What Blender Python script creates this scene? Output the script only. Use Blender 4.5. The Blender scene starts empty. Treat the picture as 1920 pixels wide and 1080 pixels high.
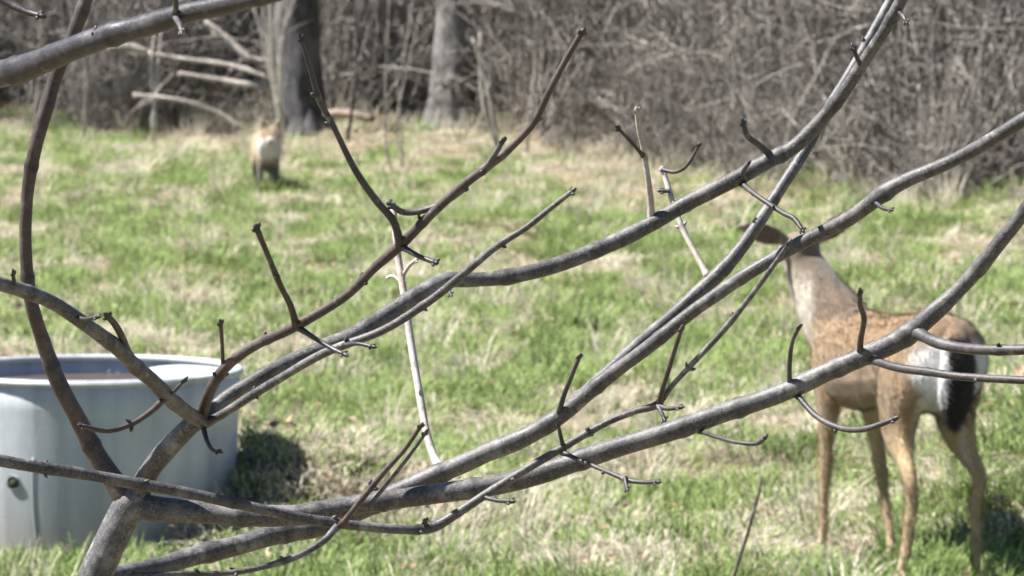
import bpy, bmesh, math, random
import numpy as np
from mathutils import Vector, Matrix, noise as mnoise

random.seed(7)
rng = np.random.default_rng(11)
scene = bpy.context.scene
COL = scene.collection
R = math.radians

# ------------------------------------------------------------------ camera
EYE = 2.46                      # height of the lens above the meadow
FPX = 10460.0                   # focal length in pixels of a 1920 px wide picture
PITCH = math.atan(785.0 / FPX)
cam_data = bpy.data.cameras.new('camera')
cam_data.sensor_width = 36.0
cam_data.lens = 36.0 * FPX / 1920.0
cam_data.clip_start = 0.1
cam_data.clip_end = 3000.0
cam_data.dof.use_dof = True
cam_data.dof.focus_distance = 8.2
cam_data.dof.aperture_fstop = 21.0
cam = bpy.data.objects.new('camera', cam_data)
cam.location = (0, 0, EYE)
cam.rotation_euler = (math.pi / 2 - PITCH, 0, 0)
COL.objects.link(cam)
scene.camera = cam

# ------------------------------------------------------------------ sky, sun, exposure
SUN_EL = R(53)
SUN_AZ = (-0.98, 0.07)         # where the sun stands, seen from above
_n = math.hypot(*SUN_AZ)
SUN_AZ = (SUN_AZ[0] / _n, SUN_AZ[1] / _n)
world = bpy.data.worlds.new('World')
scene.world = world
world.use_nodes = True
wn = world.node_tree
wn.nodes.clear()
w_out = wn.nodes.new('ShaderNodeOutputWorld')
w_bg = wn.nodes.new('ShaderNodeBackground')
w_sky = wn.nodes.new('ShaderNodeTexSky')
w_sky.sky_type = 'NISHITA'
w_sky.sun_disc = False
w_sky.altitude = 1500.0          # thin clear spring air
w_sky.air_density = 0.75
w_sky.dust_density = 0.4
w_sky.sun_elevation = SUN_EL
w_sky.sun_rotation = math.atan2(SUN_AZ[0], SUN_AZ[1])
w_bg.inputs['Strength'].default_value = 0.05
wn.links.new(w_sky.outputs[0], w_bg.inputs['Color'])
wn.links.new(w_bg.outputs[0], w_out.inputs['Surface'])

sun_data = bpy.data.lights.new('sun', 'SUN')
sun_data.energy = 5.0
sun_data.angle = R(0.55)
sun_data.color = (1.0, 0.965, 0.92)
sun = bpy.data.objects.new('sun', sun_data)
ldir = Vector((-SUN_AZ[0] * math.cos(SUN_EL), -SUN_AZ[1] * math.cos(SUN_EL), -math.sin(SUN_EL)))
sun.rotation_euler = ldir.to_track_quat('-Z', 'Y').to_euler()
sun.location = (-20, -8, 30)
COL.objects.link(sun)

scene.view_settings.view_transform = 'Standard'
scene.view_settings.look = 'None'
scene.view_settings.gamma = 1.0
scene.view_settings.exposure = 1.56
scene.cycles.use_adaptive_sampling = True
scene.cycles.adaptive_threshold = 0.04
scene.cycles.max_bounces = 3
scene.cycles.diffuse_bounces = 2
scene.cycles.transmission_bounces = 2
scene.cycles.transparent_max_bounces = 4

# ------------------------------------------------------------------ helpers
CP, SP = math.cos(PITCH), math.sin(PITCH)


def at(px, py, Y):
    """the point that shows at picture position (px, py), Y metres into the place"""
    dx = px - 960.0
    dv = 540.0 - py
    d = Vector((dx, FPX * CP + dv * SP, -FPX * SP + dv * CP))
    t = Y / d.y
    return Vector((d.x * t, Y, EYE + d.z * t))


def on_ground(px, py):
    dx = px - 960.0
    dv = 540.0 - py
    d = Vector((dx, FPX * CP + dv * SP, -FPX * SP + dv * CP))
    t = EYE / -d.z
    return Vector((d.x * t, d.y * t, 0.0))


def tag(o, label=None, cat=None, group=None, kind=None):
    if label: o['label'] = label
    if cat: o['category'] = cat
    if group: o['group'] = group
    if kind: o['kind'] = kind
    return o


def empty(name, loc):
    o = bpy.data.objects.new(name, None)
    o.empty_display_size = 0.1
    o.location = loc
    COL.objects.link(o)
    return o


def link(name, mesh, mat=None, parent=None, smooth=True, world_space=True):
    o = bpy.data.objects.new(name, mesh)
    COL.objects.link(o)
    if mat is not None:
        mesh.materials.append(mat)
    if parent is not None:
        o.parent = parent
        if world_space:
            p, off = parent, Vector((0, 0, 0))
            while p is not None:
                off += p.location
                p = p.parent
            o.location = -off
    if smooth:
        mesh.polygons.foreach_set('use_smooth', [True] * len(mesh.polygons))
    return o


def mesh_from(name, V, F):
    m = bpy.data.meshes.new(name)
    m.from_pydata([tuple(v) for v in V], [], F)
    m.update()
    return m


class MB:
    """collects tubes and faces for one mesh"""
    def __init__(self):
        self.V, self.F = [], []

    def tube(self, pts, rad, seg=8, cap=True, rough=0.0, ridge=0):
        base = len(self.V)
        n = len(pts)
        up = None
        for i in range(n):
            a = pts[max(i - 1, 0)]; b = pts[min(i + 1, n - 1)]
            t = (b - a)
            if t.length < 1e-9: t = Vector((0, 0, 1))
            t.normalize()
            if up is None:
                up = t.orthogonal().normalized()
            else:
                up = up - t * up.dot(t)
                if up.length < 1e-6: up = t.orthogonal()
                up.normalize()
            side = t.cross(up)
            for k in range(seg):
                an = 2 * math.pi * k / seg
                r = rad[i]
                if rough:
                    q = pts[i] * 3 + Vector((math.cos(an), math.sin(an), 0)) * 2
                    r *= 1 + rough * mnoise.noise(q * 2.0)
                if ridge:
                    q = Vector((math.cos(an) * ridge, math.sin(an) * ridge, pts[i].z * 1.3))
                    r *= 1 + 0.10 * mnoise.noise(q) + 0.05 * mnoise.noise(q * 2.3)
                self.V.append(pts[i] + (up * math.cos(an) + side * math.sin(an)) * r)
        for i in range(n - 1):
            for k in range(seg):
                k2 = (k + 1) % seg
                self.F.append((base + i * seg + k, base + i * seg + k2, base + (i + 1) * seg + k2, base + (i + 1) * seg + k))
        if cap:
            self.F.append(tuple(base + k for k in reversed(range(seg))))
            self.F.append(tuple(base + (n - 1) * seg + k for k in range(seg)))

    def poly(self, pts):
        b = len(self.V)
        self.V += list(pts)
        self.F.append(tuple(range(b, b + len(pts))))

    def mesh(self, name):
        return mesh_from(name, self.V, self.F)


def catmull(P, per=8):
    """P: list of equal-length tuples; smooth resampling"""
    P = [np.array(p, float) for p in P]
    out = []
    n = len(P)
    for i in range(n - 1):
        p0 = P[i - 1] if i > 0 else 2 * P[0] - P[1]
        p1, p2 = P[i], P[i + 1]
        p3 = P[i + 2] if i + 2 < n else 2 * P[n - 1] - P[n - 2]
        for k in range(per):
            t = k / per
            out.append(0.5 * ((2 * p1) + (p2 - p0) * t + (2 * p0 - 5 * p1 + 4 * p2 - p3) * t * t + (3 * p1 - p0 - 3 * p2 + p3) * t ** 3))
    out.append(P[-1])
    return out


def blob(mb, p, d, length, rad, seg=6):
    """a small pointed bud from p in direction d"""
    d = d.normalized()
    pts = [p, p + d * length * 0.35, p + d * length * 0.75, p + d * length]
    mb.tube(pts, [rad * 0.75, rad, rad * 0.65, rad * 0.1], seg)

# ------------------------------------------------------------------ materials
def new_mat(name):
    m = bpy.data.materials.new(name)
    m.use_nodes = True
    nt = m.node_tree
    nt.nodes.clear()
    out = nt.nodes.new('ShaderNodeOutputMaterial')
    return m, nt, out


def N(nt, kind, **kw):
    n = nt.nodes.new(kind)
    for k, v in kw.items():
        if k in n.inputs.keys():
            n.inputs[k].default_value = v
        else:
            setattr(n, k, v)
    return n


def ramp(nt, fac, stops):
    r = nt.nodes.new('ShaderNodeValToRGB')
    e = r.color_ramp.elements
    while len(e) < len(stops): e.new(0.5)
    for el, (p, c) in zip(e, stops):
        el.position = p
        el.color = (*c, 1)
    nt.links.new(fac, r.inputs['Fac'])
    return r.outputs['Color']


def mix(nt, fac, a, b, blend='MIX'):
    m = nt.nodes.new('ShaderNodeMix')
    m.data_type = 'RGBA'
    m.blend_type = blend
    for sock, v in ((m.inputs[0], fac), (m.inputs[6], a), (m.inputs[7], b)):
        if hasattr(v, 'is_output'):
            nt.links.new(v, sock)
        elif isinstance(v, (int, float)):
            sock.default_value = v
        else:
            sock.default_value = (*v, 1)
    return m.outputs[2]


def noise_node(nt, vec, scale, detail=4, rough=0.6, dist=0.0):
    n = nt.nodes.new('ShaderNodeTexNoise')
    n.inputs['Scale'].default_value = scale
    n.inputs['Detail'].default_value = detail
    n.inputs['Roughness'].default_value = rough
    n.inputs['Distortion'].default_value = dist
    if vec is not None: nt.links.new(vec, n.inputs['Vector'])
    return n.outputs['Fac']


def mapping(nt, vec, scale):
    m = nt.nodes.new('ShaderNodeMapping')
    m.inputs['Scale'].default_value = scale
    nt.links.new(vec, m.inputs['Vector'])
    return m.outputs[0]


def bump(nt, h, strength, dist):
    b = nt.nodes.new('ShaderNodeBump')
    b.inputs['Strength'].default_value = strength
    b.inputs['Distance'].default_value = dist
    nt.links.new(h, b.inputs['Height'])
    return b.outputs[0]


def surface(nt, out, color, rough=0.7, spec=0.3, normal=None, **kw):
    p = nt.nodes.new('ShaderNodeBsdfPrincipled')
    if hasattr(color, 'is_output'): nt.links.new(color, p.inputs['Base Color'])
    else: p.inputs['Base Color'].default_value = (*color, 1)
    if hasattr(rough, 'is_output'): nt.links.new(rough, p.inputs['Roughness'])
    else: p.inputs['Roughness'].default_value = rough
    p.inputs['Specular IOR Level'].default_value = spec
    if normal is not None: nt.links.new(normal, p.inputs['Normal'])
    for k, v in kw.items(): p.inputs[k.replace('_', ' ')].default_value = v
    nt.links.new(p.outputs[0], out.inputs['Surface'])
    return p


def geo_pos(nt):
    return nt.nodes.new('ShaderNodeNewGeometry').outputs['Position']


def smooth_bark(name, dark, mid, light, rough=0.5, spec=0.45):
    m, nt, out = new_mat(name)
    pos = geo_pos(nt)
    a = noise_node(nt, pos, 26, 4, 0.7)
    c = ramp(nt, a, [(0.3, dark), (0.5, mid), (0.72, light)])
    # slow change of tone along the limb, browner and greyer lengths
    slow = ramp(nt, noise_node(nt, pos, 4.5, 3, 0.6), [(0.35, (0.62, 0.52, 0.46)), (0.5, (1, 0.97, 0.95)), (0.68, (1.35, 1.36, 1.38))])
    c = mix(nt, 0.9, c, slow, 'MULTIPLY')
    # pale lenticels
    v = N(nt, 'ShaderNodeTexVoronoi', Scale=230.0)
    nt.links.new(mapping(nt, pos, (1, 1, 1.5)), v.inputs['Vector'])
    c = mix(nt, ramp(nt, v.outputs['Distance'], [(0.12, (0.85, 0.85, 0.85)), (0.22, (0, 0, 0))]), c, tuple(min(1, x * 1.5) for x in light))
    # dark blotches and pale lichen scabs
    c = mix(nt, ramp(nt, noise_node(nt, pos, 13, 4, 0.65), [(0.56, (0, 0, 0)), (0.68, (0.75, 0.75, 0.75))]), c, tuple(x * 0.7 for x in dark))
    c = mix(nt, ramp(nt, noise_node(nt, mapping(nt, pos, (1.3, 1, 1)), 21, 4, 0.6), [(0.63, (0, 0, 0)), (0.69, (0.5, 0.5, 0.5))]), c, (0.34, 0.35, 0.30))
    sc = nt.nodes.new('ShaderNodeAttribute'); sc.attribute_name = 'scar'
    c = mix(nt, sc.outputs['Fac'], c, tuple(x * 0.6 for x in dark))
    fine = noise_node(nt, pos, 150, 3, 0.7)
    c = mix(nt, 0.25, c, ramp(nt, fine, [(0.3, dark), (0.7, light)]))
    rg = nt.nodes.new('ShaderNodeMapRange')
    nt.links.new(a, rg.inputs[0]); rg.inputs[3].default_value = rough - 0.1; rg.inputs[4].default_value = rough + 0.2
    surface(nt, out, c, rg.outputs[0], spec, bump(nt, fine, 0.35, 0.002))
    return m


M_BARK = smooth_bark('grey_twig_bark', (0.013, 0.0125, 0.014), (0.052, 0.0495, 0.0505), (0.26, 0.252, 0.25))
M_BARK_RED = smooth_bark('reddish_twig_bark', (0.022, 0.016, 0.015), (0.056, 0.041, 0.038), (0.145, 0.12, 0.112))
M_BARK_DARK = smooth_bark('dark_limb_bark', (0.012, 0.011, 0.014), (0.032, 0.029, 0.034), (0.10, 0.094, 0.10), 0.38)
M_TWIG = smooth_bark('dark_twig_bark', (0.015, 0.0135, 0.0145), (0.042, 0.038, 0.038), (0.12, 0.111, 0.108))
M_BARK_PALE = smooth_bark('pale_twig_bark', (0.20, 0.18, 0.155), (0.45, 0.42, 0.375), (0.68, 0.65, 0.60), 0.5)


def rough_bark(name, dark, light):
    m, nt, out = new_mat(name)
    pos = geo_pos(nt)
    st = mapping(nt, pos, (1, 1, 0.16))
    a = noise_node(nt, st, 34, 6, 0.7, 0.4)
    c = ramp(nt, a, [(0.34, dark), (0.62, light)])
    b = noise_node(nt, pos, 3.5, 3, 0.6)
    c = mix(nt, ramp(nt, b, [(0.45, (0, 0, 0)), (0.7, (0.7, 0.7, 0.7))]), c, tuple(min(1, x * 1.5) for x in light))
    surface(nt, out, c, 0.9, 0.15, bump(nt, a, 1.0, 0.03))
    return m


M_TRUNK = rough_bark('furrowed_trunk_bark', (0.035, 0.034, 0.037), (0.12, 0.115, 0.118))
M_TRUNK_PALE = rough_bark('pale_trunk_bark', (0.05, 0.047, 0.045), (0.21, 0.20, 0.19))
M_LOG = rough_bark('weathered_log', (0.14, 0.125, 0.11), (0.40, 0.365, 0.325))
M_LOG_RED = rough_bark('reddish_rotten_log', (0.11, 0.085, 0.068), (0.29, 0.225, 0.18))


def leaf_mat(name, lo, hi, transl=0.35, attr='tint', pos_scale=0.0):
    """thin blade or leaf: diffuse plus light through it; colour varies by tuft"""
    m, nt, out = new_mat(name)
    at_ = nt.nodes.new('ShaderNodeAttribute')
    at_.attribute_type = 'INSTANCER'
    at_.attribute_name = attr
    oi = nt.nodes.new('ShaderNodeObjectInfo')
    c = mix(nt, at_.outputs['Fac'], lo, hi)
    fine = noise_node(nt, geo_pos(nt), 55, 0, 0.5)
    c = mix(nt, 0.55, c, ramp(nt, fine, [(0.3, tuple(x * 0.55 for x in lo)), (0.7, tuple(min(1, x * 1.35) for x in hi))]))
    d = nt.nodes.new('ShaderNodeBsdfDiffuse')
    t = nt.nodes.new('ShaderNodeBsdfTranslucent')
    for s in (d, t): nt.links.new(c, s.inputs['Color'])
    mx = nt.nodes.new('ShaderNodeMixShader')
    mx.inputs[0].default_value = transl
    nt.links.new(d.outputs[0], mx.inputs[1]); nt.links.new(t.outputs[0], mx.inputs[2])
    nt.links.new(mx.outputs[0] if transl > 0 else d.outputs[0], out.inputs['Surface'])
    return m


M_GRASS = leaf_mat('spring_grass', (0.085, 0.15, 0.038), (0.36, 0.44, 0.185), 0.4)
M_STRAW = leaf_mat('dead_straw', (0.32, 0.275, 0.19), (0.72, 0.67, 0.54), 0.35)
M_DEADLEAF = leaf_mat('dead_leaf', (0.22, 0.145, 0.085), (0.55, 0.44, 0.32), 0.25)
M_STEM = leaf_mat('dead_brush_stem', (0.034, 0.030, 0.027), (0.385, 0.355, 0.32), 0.0)

# ground
m, nt, out = new_mat('meadow_soil')
pos = geo_pos(nt)
n1 = noise_node(nt, mapping(nt, pos, (1, 0.6, 1)), 1.6, 5, 0.65)
n2 = noise_node(nt, pos, 22, 4, 0.75)
c1 = ramp(nt, n1, [(0.35, (0.10, 0.125, 0.045)), (0.5, (0.20, 0.165, 0.10)), (0.66, (0.30, 0.25, 0.175))])
c2 = ramp(nt, n2, [(0.3, (0.07, 0.06, 0.035)), (0.55, (0.20, 0.17, 0.10)), (0.75, (0.42, 0.37, 0.27))])
wd = nt.nodes.new('ShaderNodeAttribute'); wd.attribute_name = 'wood'
c3 = ramp(nt, n2, [(0.3, (0.022, 0.018, 0.013)), (0.55, (0.06, 0.048, 0.034)), (0.8, (0.16, 0.125, 0.09))])
surface(nt, out, mix(nt, wd.outputs['Fac'], mix(nt, 0.55, c1, c2), c3), 0.95, 0.1, bump(nt, n2, 0.9, 0.03))
M_SOIL = m

# ------------------------------------------------------------------ ground
BX = np.array([-60, -4.97, -2.6, -1.6, -1.05, -0.15, 0.25, 1.3, 2.96, 3.76, 60.0])
BY = np.array([72, 52.2, 51.6, 51.2, 52.3, 52.3, 47.6, 43.9, 40.3, 39.0, 8.0])


def sst(x, a, b):
    t = np.clip((x - a) / (b - a), 0, 1)
    return t * t * (3 - 2 * t)


def brush_line(x):
    return np.interp(x, BX, BY)


TUB = Vector((-1.565, 20.66, 0.0))
TUB_R, TUB_H = 0.56, 0.615


def ground_z(x, y):
    x = np.asarray(x, float); y = np.asarray(y, float)
    z = 0.018 * np.sin(x * 2.1 + 0.7 * y) + 0.016 * np.sin(y * 1.7 - x * 1.3 + 1.0) + 0.02 * np.sin(0.6 * y + 2) * np.sin(0.8 * x)
    far = np.clip((y - 24) / 8, 0, 1)
    z = z + far * 0.045 * np.sin(x * 1.1 + y * 0.55) + far * 0.03 * np.sin(y * 0.9 - x * 0.6)
    # the bank that the tank is dug into on its right side
    dx = (x + 0.92) / np.where(x > -0.92, 0.75, 0.34); dy = (y - 20.95) / 0.7
    z = z + 0.31 * np.exp(-(dx * dx + dy * dy))
    # rising ground to the right of the deer
    z = z + 0.34 * sst(x, 1.32, 2.0) * sst(y, 19.25, 20.5) * (1 - sst(y, 22.0, 28.0))
    # shallow furrow in the middle distance
    z = z - 0.10 * np.exp(-(((x - 0.85) / 0.55) ** 2 + ((y - 23.6) / 0.35) ** 2)) + 0.10 * np.exp(-(((x - 0.75) / 0.7) ** 2 + ((y - 22.9) / 0.35) ** 2))
    # the wooded bank behind the brush line
    b = y - brush_line(x)
    t = np.clip(b / 9.0, 0, 1)
    z = z + 3.2 * t * t * (3 - 2 * t) + np.clip(b - 9, 0, 400) * 0.05
    near = np.clip((19.0 - y) / 14.0, 0, 1)
    return z + 0.0 * near


def gz(x, y):
    return float(ground_z(x, y))


def graded(lo, hi, flo, fhi, step, n_out):
    a = -np.geomspace(1, 1 + (flo - lo), n_out)[::-1] + flo + 1
    b = np.geomspace(1, 1 + (hi - fhi), n_out) + fhi - 1
    return np.unique(np.round(np.concatenate([a, np.arange(flo, fhi, step), b]), 4))


gx = graded(-900, 900, -9, 9, 0.16, 24)
gy = graded(-300, 1800, 14, 66, 0.16, 26)
GX, GY = np.meshgrid(gx, gy)
GZ = ground_z(GX, GY)
nxg, nyg = len(gx), len(gy)
verts = np.stack([GX.ravel(), GY.ravel(), GZ.ravel()], 1)
ii = np.arange(nxg * nyg).reshape(nyg, nxg)
quads = np.stack([ii[:-1, :-1].ravel(), ii[:-1, 1:].ravel(), ii[1:, 1:].ravel(), ii[1:, :-1].ravel()], 1)
gm = bpy.data.meshes.new('ground')
gm.vertices.add(len(verts)); gm.vertices.foreach_set('co', verts.ravel())
gm.loops.add(quads.size); gm.loops.foreach_set('vertex_index', quads.ravel())
gm.polygons.add(len(quads))
gm.polygons.foreach_set('loop_start', np.arange(0, quads.size, 4))
gm.polygons.foreach_set('loop_total', np.full(len(quads), 4))
gm.update(); gm.validate()
wa = gm.attributes.new('wood', 'FLOAT', 'POINT')          # leaf mould under the brush
wa.data.foreach_set('value', np.clip((GY - brush_line(GX) - 0.2) / 0.8, 0, 1).ravel())
tag(link('ground', gm, M_SOIL), 'rough meadow ground of soil and thatch rising to a wooded bank', kind='structure')

# ------------------------------------------------------------------ scattering of uncountable growth
def scatter(name, P, rot, scl, idx, tint, sources, label, cat):
    me = bpy.data.meshes.new(name)
    n = len(P)
    me.vertices.add(n)
    me.vertices.foreach_set('co', np.asarray(P, float).ravel())
    for nm, typ, data, key in (('rot', 'FLOAT_VECTOR', rot, 'vector'), ('scl', 'FLOAT_VECTOR', scl, 'vector'),
                               ('pick', 'INT', idx, 'value'), ('tint', 'FLOAT', tint, 'value')):
        a = me.attributes.new(nm, typ, 'POINT')
        a.data.foreach_set(key, np.asarray(data).ravel())
    o = bpy.data.objects.new(name, me)
    COL.objects.link(o)
    col = bpy.data.collections.new(name + '_source')
    for s in sources: col.objects.link(s)
    ng = bpy.data.node_groups.new(name, 'GeometryNodeTree')
    ng.interface.new_socket('Geometry', in_out='INPUT', socket_type='NodeSocketGeometry')
    ng.interface.new_socket('Geometry', in_out='OUTPUT', socket_type='NodeSocketGeometry')
    gi = ng.nodes.new('NodeGroupInput'); go = ng.nodes.new('NodeGroupOutput')
    iop = ng.nodes.new('GeometryNodeInstanceOnPoints')
    ci = ng.nodes.new('GeometryNodeCollectionInfo')
    ci.inputs['Collection'].default_value = col
    ci.inputs['Separate Children'].default_value = True
    ci.inputs['Reset Children'].default_value = True

    def attr(nm, typ):
        a = ng.nodes.new('GeometryNodeInputNamedAttribute')
        a.data_type = typ
        a.inputs['Name'].default_value = nm
        return a.outputs['Attribute']
    ng.links.new(gi.outputs[0], iop.inputs['Points'])
    ng.links.new(ci.outputs[0], iop.inputs['Instance'])
    iop.inputs['Pick Instance'].default_value = True
    ng.links.new(attr('pick', 'INT'), iop.inputs['Instance Index'])
    ng.links.new(attr('rot', 'FLOAT_VECTOR'), iop.inputs['Rotation'])
    ng.links.new(attr('scl', 'FLOAT_VECTOR'), iop.inputs['Scale'])
    ng.links.new(iop.outputs[0], go.inputs[0])
    md = o.modifiers.new('scatter', 'NODES')
    md.node_group = ng
    return tag(o, label, cat, kind='stuff')


def source(name, mesh, mat):
    mesh.materials.append(mat)
    return bpy.data.objects.new(name, mesh)


def tuft(name, blades, hmin, hmax, wid, spread, lean, mat, droop=0.5):
    V, F = [], []
    for _ in range(blades):
        a = random.uniform(0, 2 * math.pi)
        r = spread * math.sqrt(random.random())
        b = Vector((r * math.cos(a), r * math.sin(a), -0.01))
        a2 = a + random.gauss(0, 0.9)
        out = Vector((math.cos(a2), math.sin(a2), 0))
        side = Vector((-out.y, out.x, 0))
        tw = random.uniform(-0.9, 0.9)
        side = (side * math.cos(tw) + out * math.sin(tw))
        h = random.uniform(hmin, hmax)
        l = random.uniform(0.2, 1) * lean
        w = wid * random.uniform(0.6, 1.3)
        i0 = len(V)
        for k, (t, ww) in enumerate(((0, 0.8), (0.38, 1.0), (0.72, 0.75), (1.0, 0))):
            zz = h * (t - droop * l * t * t * 0.6)
            p = b + out * (h * l * t * t * 1.1 + h * 0.12 * t) + Vector((0, 0, zz))
            if ww == 0: V.append(p)
            else: V += [p - side * w * ww * 0.5, p + side * w * ww * 0.5]
        F += [(i0, i0 + 1, i0 + 3, i0 + 2), (i0 + 2, i0 + 3, i0 + 5, i0 + 4), (i0 + 4, i0 + 5, i0 + 6)]
    return source(name, mesh_from(name, V, F), mat)


def litter(name, n, mat):
    V, F = [], []
    for _ in range(n):
        c = Vector((random.gauss(0, 0.07), random.gauss(0, 0.07), random.uniform(0.005, 0.05)))
        rot = Matrix.Rotation(random.uniform(0, 6.28), 3, 'Z') @ Matrix.Rotation(random.uniform(-1.1, 1.1), 3, 'X')
        L = random.uniform(0.012, 0.028); W = L * random.uniform(0.45, 0.75); cu = random.uniform(0.2, 0.6)
        sh = [(-L, 0, cu * L * .6), (-L * .3, W, cu * L), (L * .5, W * .7, cu * L * .8), (L, 0, cu * L * .7), (L * .5, -W * .7, cu * L * .7), (-L * .3, -W, cu * L), (0, 0, 0)]
        i0 = len(V)
        V += [c + rot @ Vector(s) for s in sh]
        F += [(i0 + k, i0 + (k + 1) % 6, i0 + 6) for k in range(6)]
    return source(name, mesh_from(name, V, F), mat)


green_src = [tuft('a_green_%d' % k, 105, 0.03, 0.10, 0.0068, 0.135, 0.8, M_GRASS) for k in range(5)]
straw_src = [tuft('b_straw_%d' % k, 95, 0.03, 0.105, 0.0055, 0.14, 1.5, M_STRAW, 1.1) for k in range(5)]
tall_src = [tuft('c_tall_%d' % k, 34, 0.12, 0.36, 0.0065, 0.11, 0.6, M_STRAW, 0.6) for k in range(3)]
leaf_src = [litter('d_leaf_%d' % k, 9, M_DEADLEAF) for k in range(3)]


def vnoise(x, y, s, seed):
    out = np.empty(len(x))
    for i in range(len(x)):
        out[i] = mnoise.noise(Vector((x[i] * s[0] + seed, y[i] * s[1], seed * 1.7)))
    return out


def field(y0, y1, dens, margin=1.32, extra=0.0):
    """random points over the strip of meadow in view, between two distances"""
    hw = 960 / FPX * y1 * margin + 0.3
    n = int(2 * hw * (y1 - y0) * dens)
    y = rng.uniform(y0, y1, n); x = rng.uniform(-hw, hw, n)
    k = np.abs(x) < 960 / FPX * y * margin + 0.3
    return x[k], y[k]


def make_growth():
    X, Y = [], []
    for y0, y1, d in ((17.2, 20, 78), (20, 24, 64), (24, 30, 48), (30, 40, 34), (40, 56, 24)):
        x, y = field(y0, y1, d)
        X.append(x); Y.append(y)
    X = np.concatenate(X); Y = np.concatenate(Y)
    X = np.concatenate([X, rng.normal(-0.72, 0.28, 260), rng.uniform(1.3, 2.4, 260)]); Y = np.concatenate([Y, rng.normal(20.6, 0.5, 260), rng.uniform(19.1, 20.8, 260)])
    b = brush_line(X)
    keep = (Y < b + 1.2) & (np.hypot(X - TUB.x, Y - TUB.y) > TUB_R + 0.10)
    X, Y, b = X[keep], Y[keep], b[keep]
    n1 = vnoise(X, Y, (2.1, 1.0), 3.1) + 0.6 * vnoise(X, Y, (4.0, 2.2), 9.4)
    n2 = vnoise(X, Y, (0.5, 0.22), 21.0)
    edge = np.clip(1 - (b - Y) / 6.5, 0, 1)                  # drier towards the brush
    dry = n1 * 0.62 + n2 * 0.2 + edge * 0.55 * (X > -3.4) * (1 - 0.75 * sst(X, 0.9, 1.8)) + rng.normal(0, 0.28, len(X))
    bank = np.exp(-(((X + 0.75) / 0.5) ** 2 + ((Y - 20.6) / 0.9) ** 2))
    dry = dry + bank * 0.22
    green = dry < 0.03
    near_edge = edge > 0.72
    tall = (~green) & near_edge & (rng.random(len(X)) < 0.22) | (rng.random(len(X)) < 0.045)
    shade = (np.hypot(X + 0.85, Y - 20.9) < 0.75) | ((X > 1.2) & (Y < 20.8))
    tall = tall & ~shade
    leaf = (~tall) & (rng.random(len(X)) < 0.09)
    Z = ground_z(X, Y)
    P = np.stack([X, Y, Z], 1)
    for nm, msk, src, smin, smax, lab, cat in (
            ('grass', green & ~tall & ~leaf, green_src, 0.65, 1.35, 'short fresh green spring grass growing in patches over the meadow', 'grass'),
            ('dead_grass', ~green & ~tall & ~leaf, straw_src, 0.6, 1.3, 'matted pale dead grass between the green patches', 'dead grass'),
            ('tall_dry_grass', tall, tall_src, 0.45, 1.0, 'taller dry straw standing along the brush edge', 'dry grass'),
            ('leaf_litter', leaf, leaf_src, 0.7, 1.3, 'curled brown dead leaves scattered in the grass', 'leaves')):
        p = P[msk]; n = len(p)
        rot = np.stack([rng.normal(0, 0.12, n), rng.normal(0, 0.12, n), rng.uniform(0, 6.283, n)], 1)
        s = rng.uniform(smin, smax, n)
        if nm == 'grass':
            s *= 1.0 + 0.45 * np.clip(-dry[msk], 0, 1)
        scl = np.stack([s, s, s * rng.uniform(0.75, 1.25, n)], 1)
        tn = np.clip(0.5 + 0.9 * vnoise(p[:, 0], p[:, 1], (2.5, 1.3), 40.0) + rng.normal(0, 0.22, n), 0, 1)
        scatter(nm, p, rot, scl, rng.integers(0, len(src), n), tn, src, lab, cat)


make_growth()

# ------------------------------------------------------------------ brush thicket
def wander(p, d, length, n, wob, grav=0.0):
    pts = [p.copy()]
    d = d.normalized()
    for _ in range(n):
        d = (d + Vector((random.gauss(0, wob), random.gauss(0, wob), random.gauss(0, wob) - grav))).normalized()
        pts.append(pts[-1] + d * (length / n))
    return pts


def brush(name, stems, hmin, hmax, r0, tilt, wob, grav, twigs, leaves=0):
    mb = MB()
    for _ in range(stems):
        a = random.uniform(0, 6.283)
        p = Vector((random.gauss(0, 0.16), random.gauss(0, 0.16), -0.05))
        tl = random.uniform(0, tilt)
        d = Vector((math.cos(a) * math.sin(tl), math.sin(a) * math.sin(tl), math.cos(tl)))
        L = random.uniform(hmin, hmax)
        pts = wander(p, d, L, 6, wob, grav)
        r = r0 * random.uniform(0.5, 1.25)
        mb.tube(pts, [r * (1 - 0.75 * i / 6) for i in range(7)], 3, False)
        for _t in range(twigs):
            k = random.randint(1, 5)
            dd = Vector((random.gauss(0, 1), random.gauss(0, 1), random.gauss(0.35, 0.6)))
            tp = wander(pts[k], dd, L * random.uniform(0.15, 0.4), 3, wob * 1.3, grav)
            mb.tube(tp, [r * 0.5, r * 0.42, r * 0.32, r * 0.2], 3, False)
            for _l in range(leaves):
                q = tp[random.randint(1, 3)]
                s = random.uniform(0.014, 0.03)
                u = Vector((random.gauss(0, 1), random.gauss(0, 1), random.gauss(0, 1))).normalized()
                v = u.orthogonal().normalized()
                mb.poly([q, q + u * s + v * s * .6, q + u * s * 2, q + u * s - v * s * .6])
    return source(name, mb.mesh(name), M_STEM)


brush_src = ([brush('e_cane_%d' % k, 15, 0.9, 2.0, 0.0085, 0.8, 0.2, 0.08, 2) for k in range(3)] +
             [brush('f_upright_%d' % k, 13, 0.9, 2.3, 0.012, 0.32, 0.09, 0.0, 3) for k in range(5)] +
             [brush('g_tangle_%d' % k, 15, 0.6, 1.3, 0.0065, 1.2, 0.32, 0.03, 4) for k in range(2)])


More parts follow.
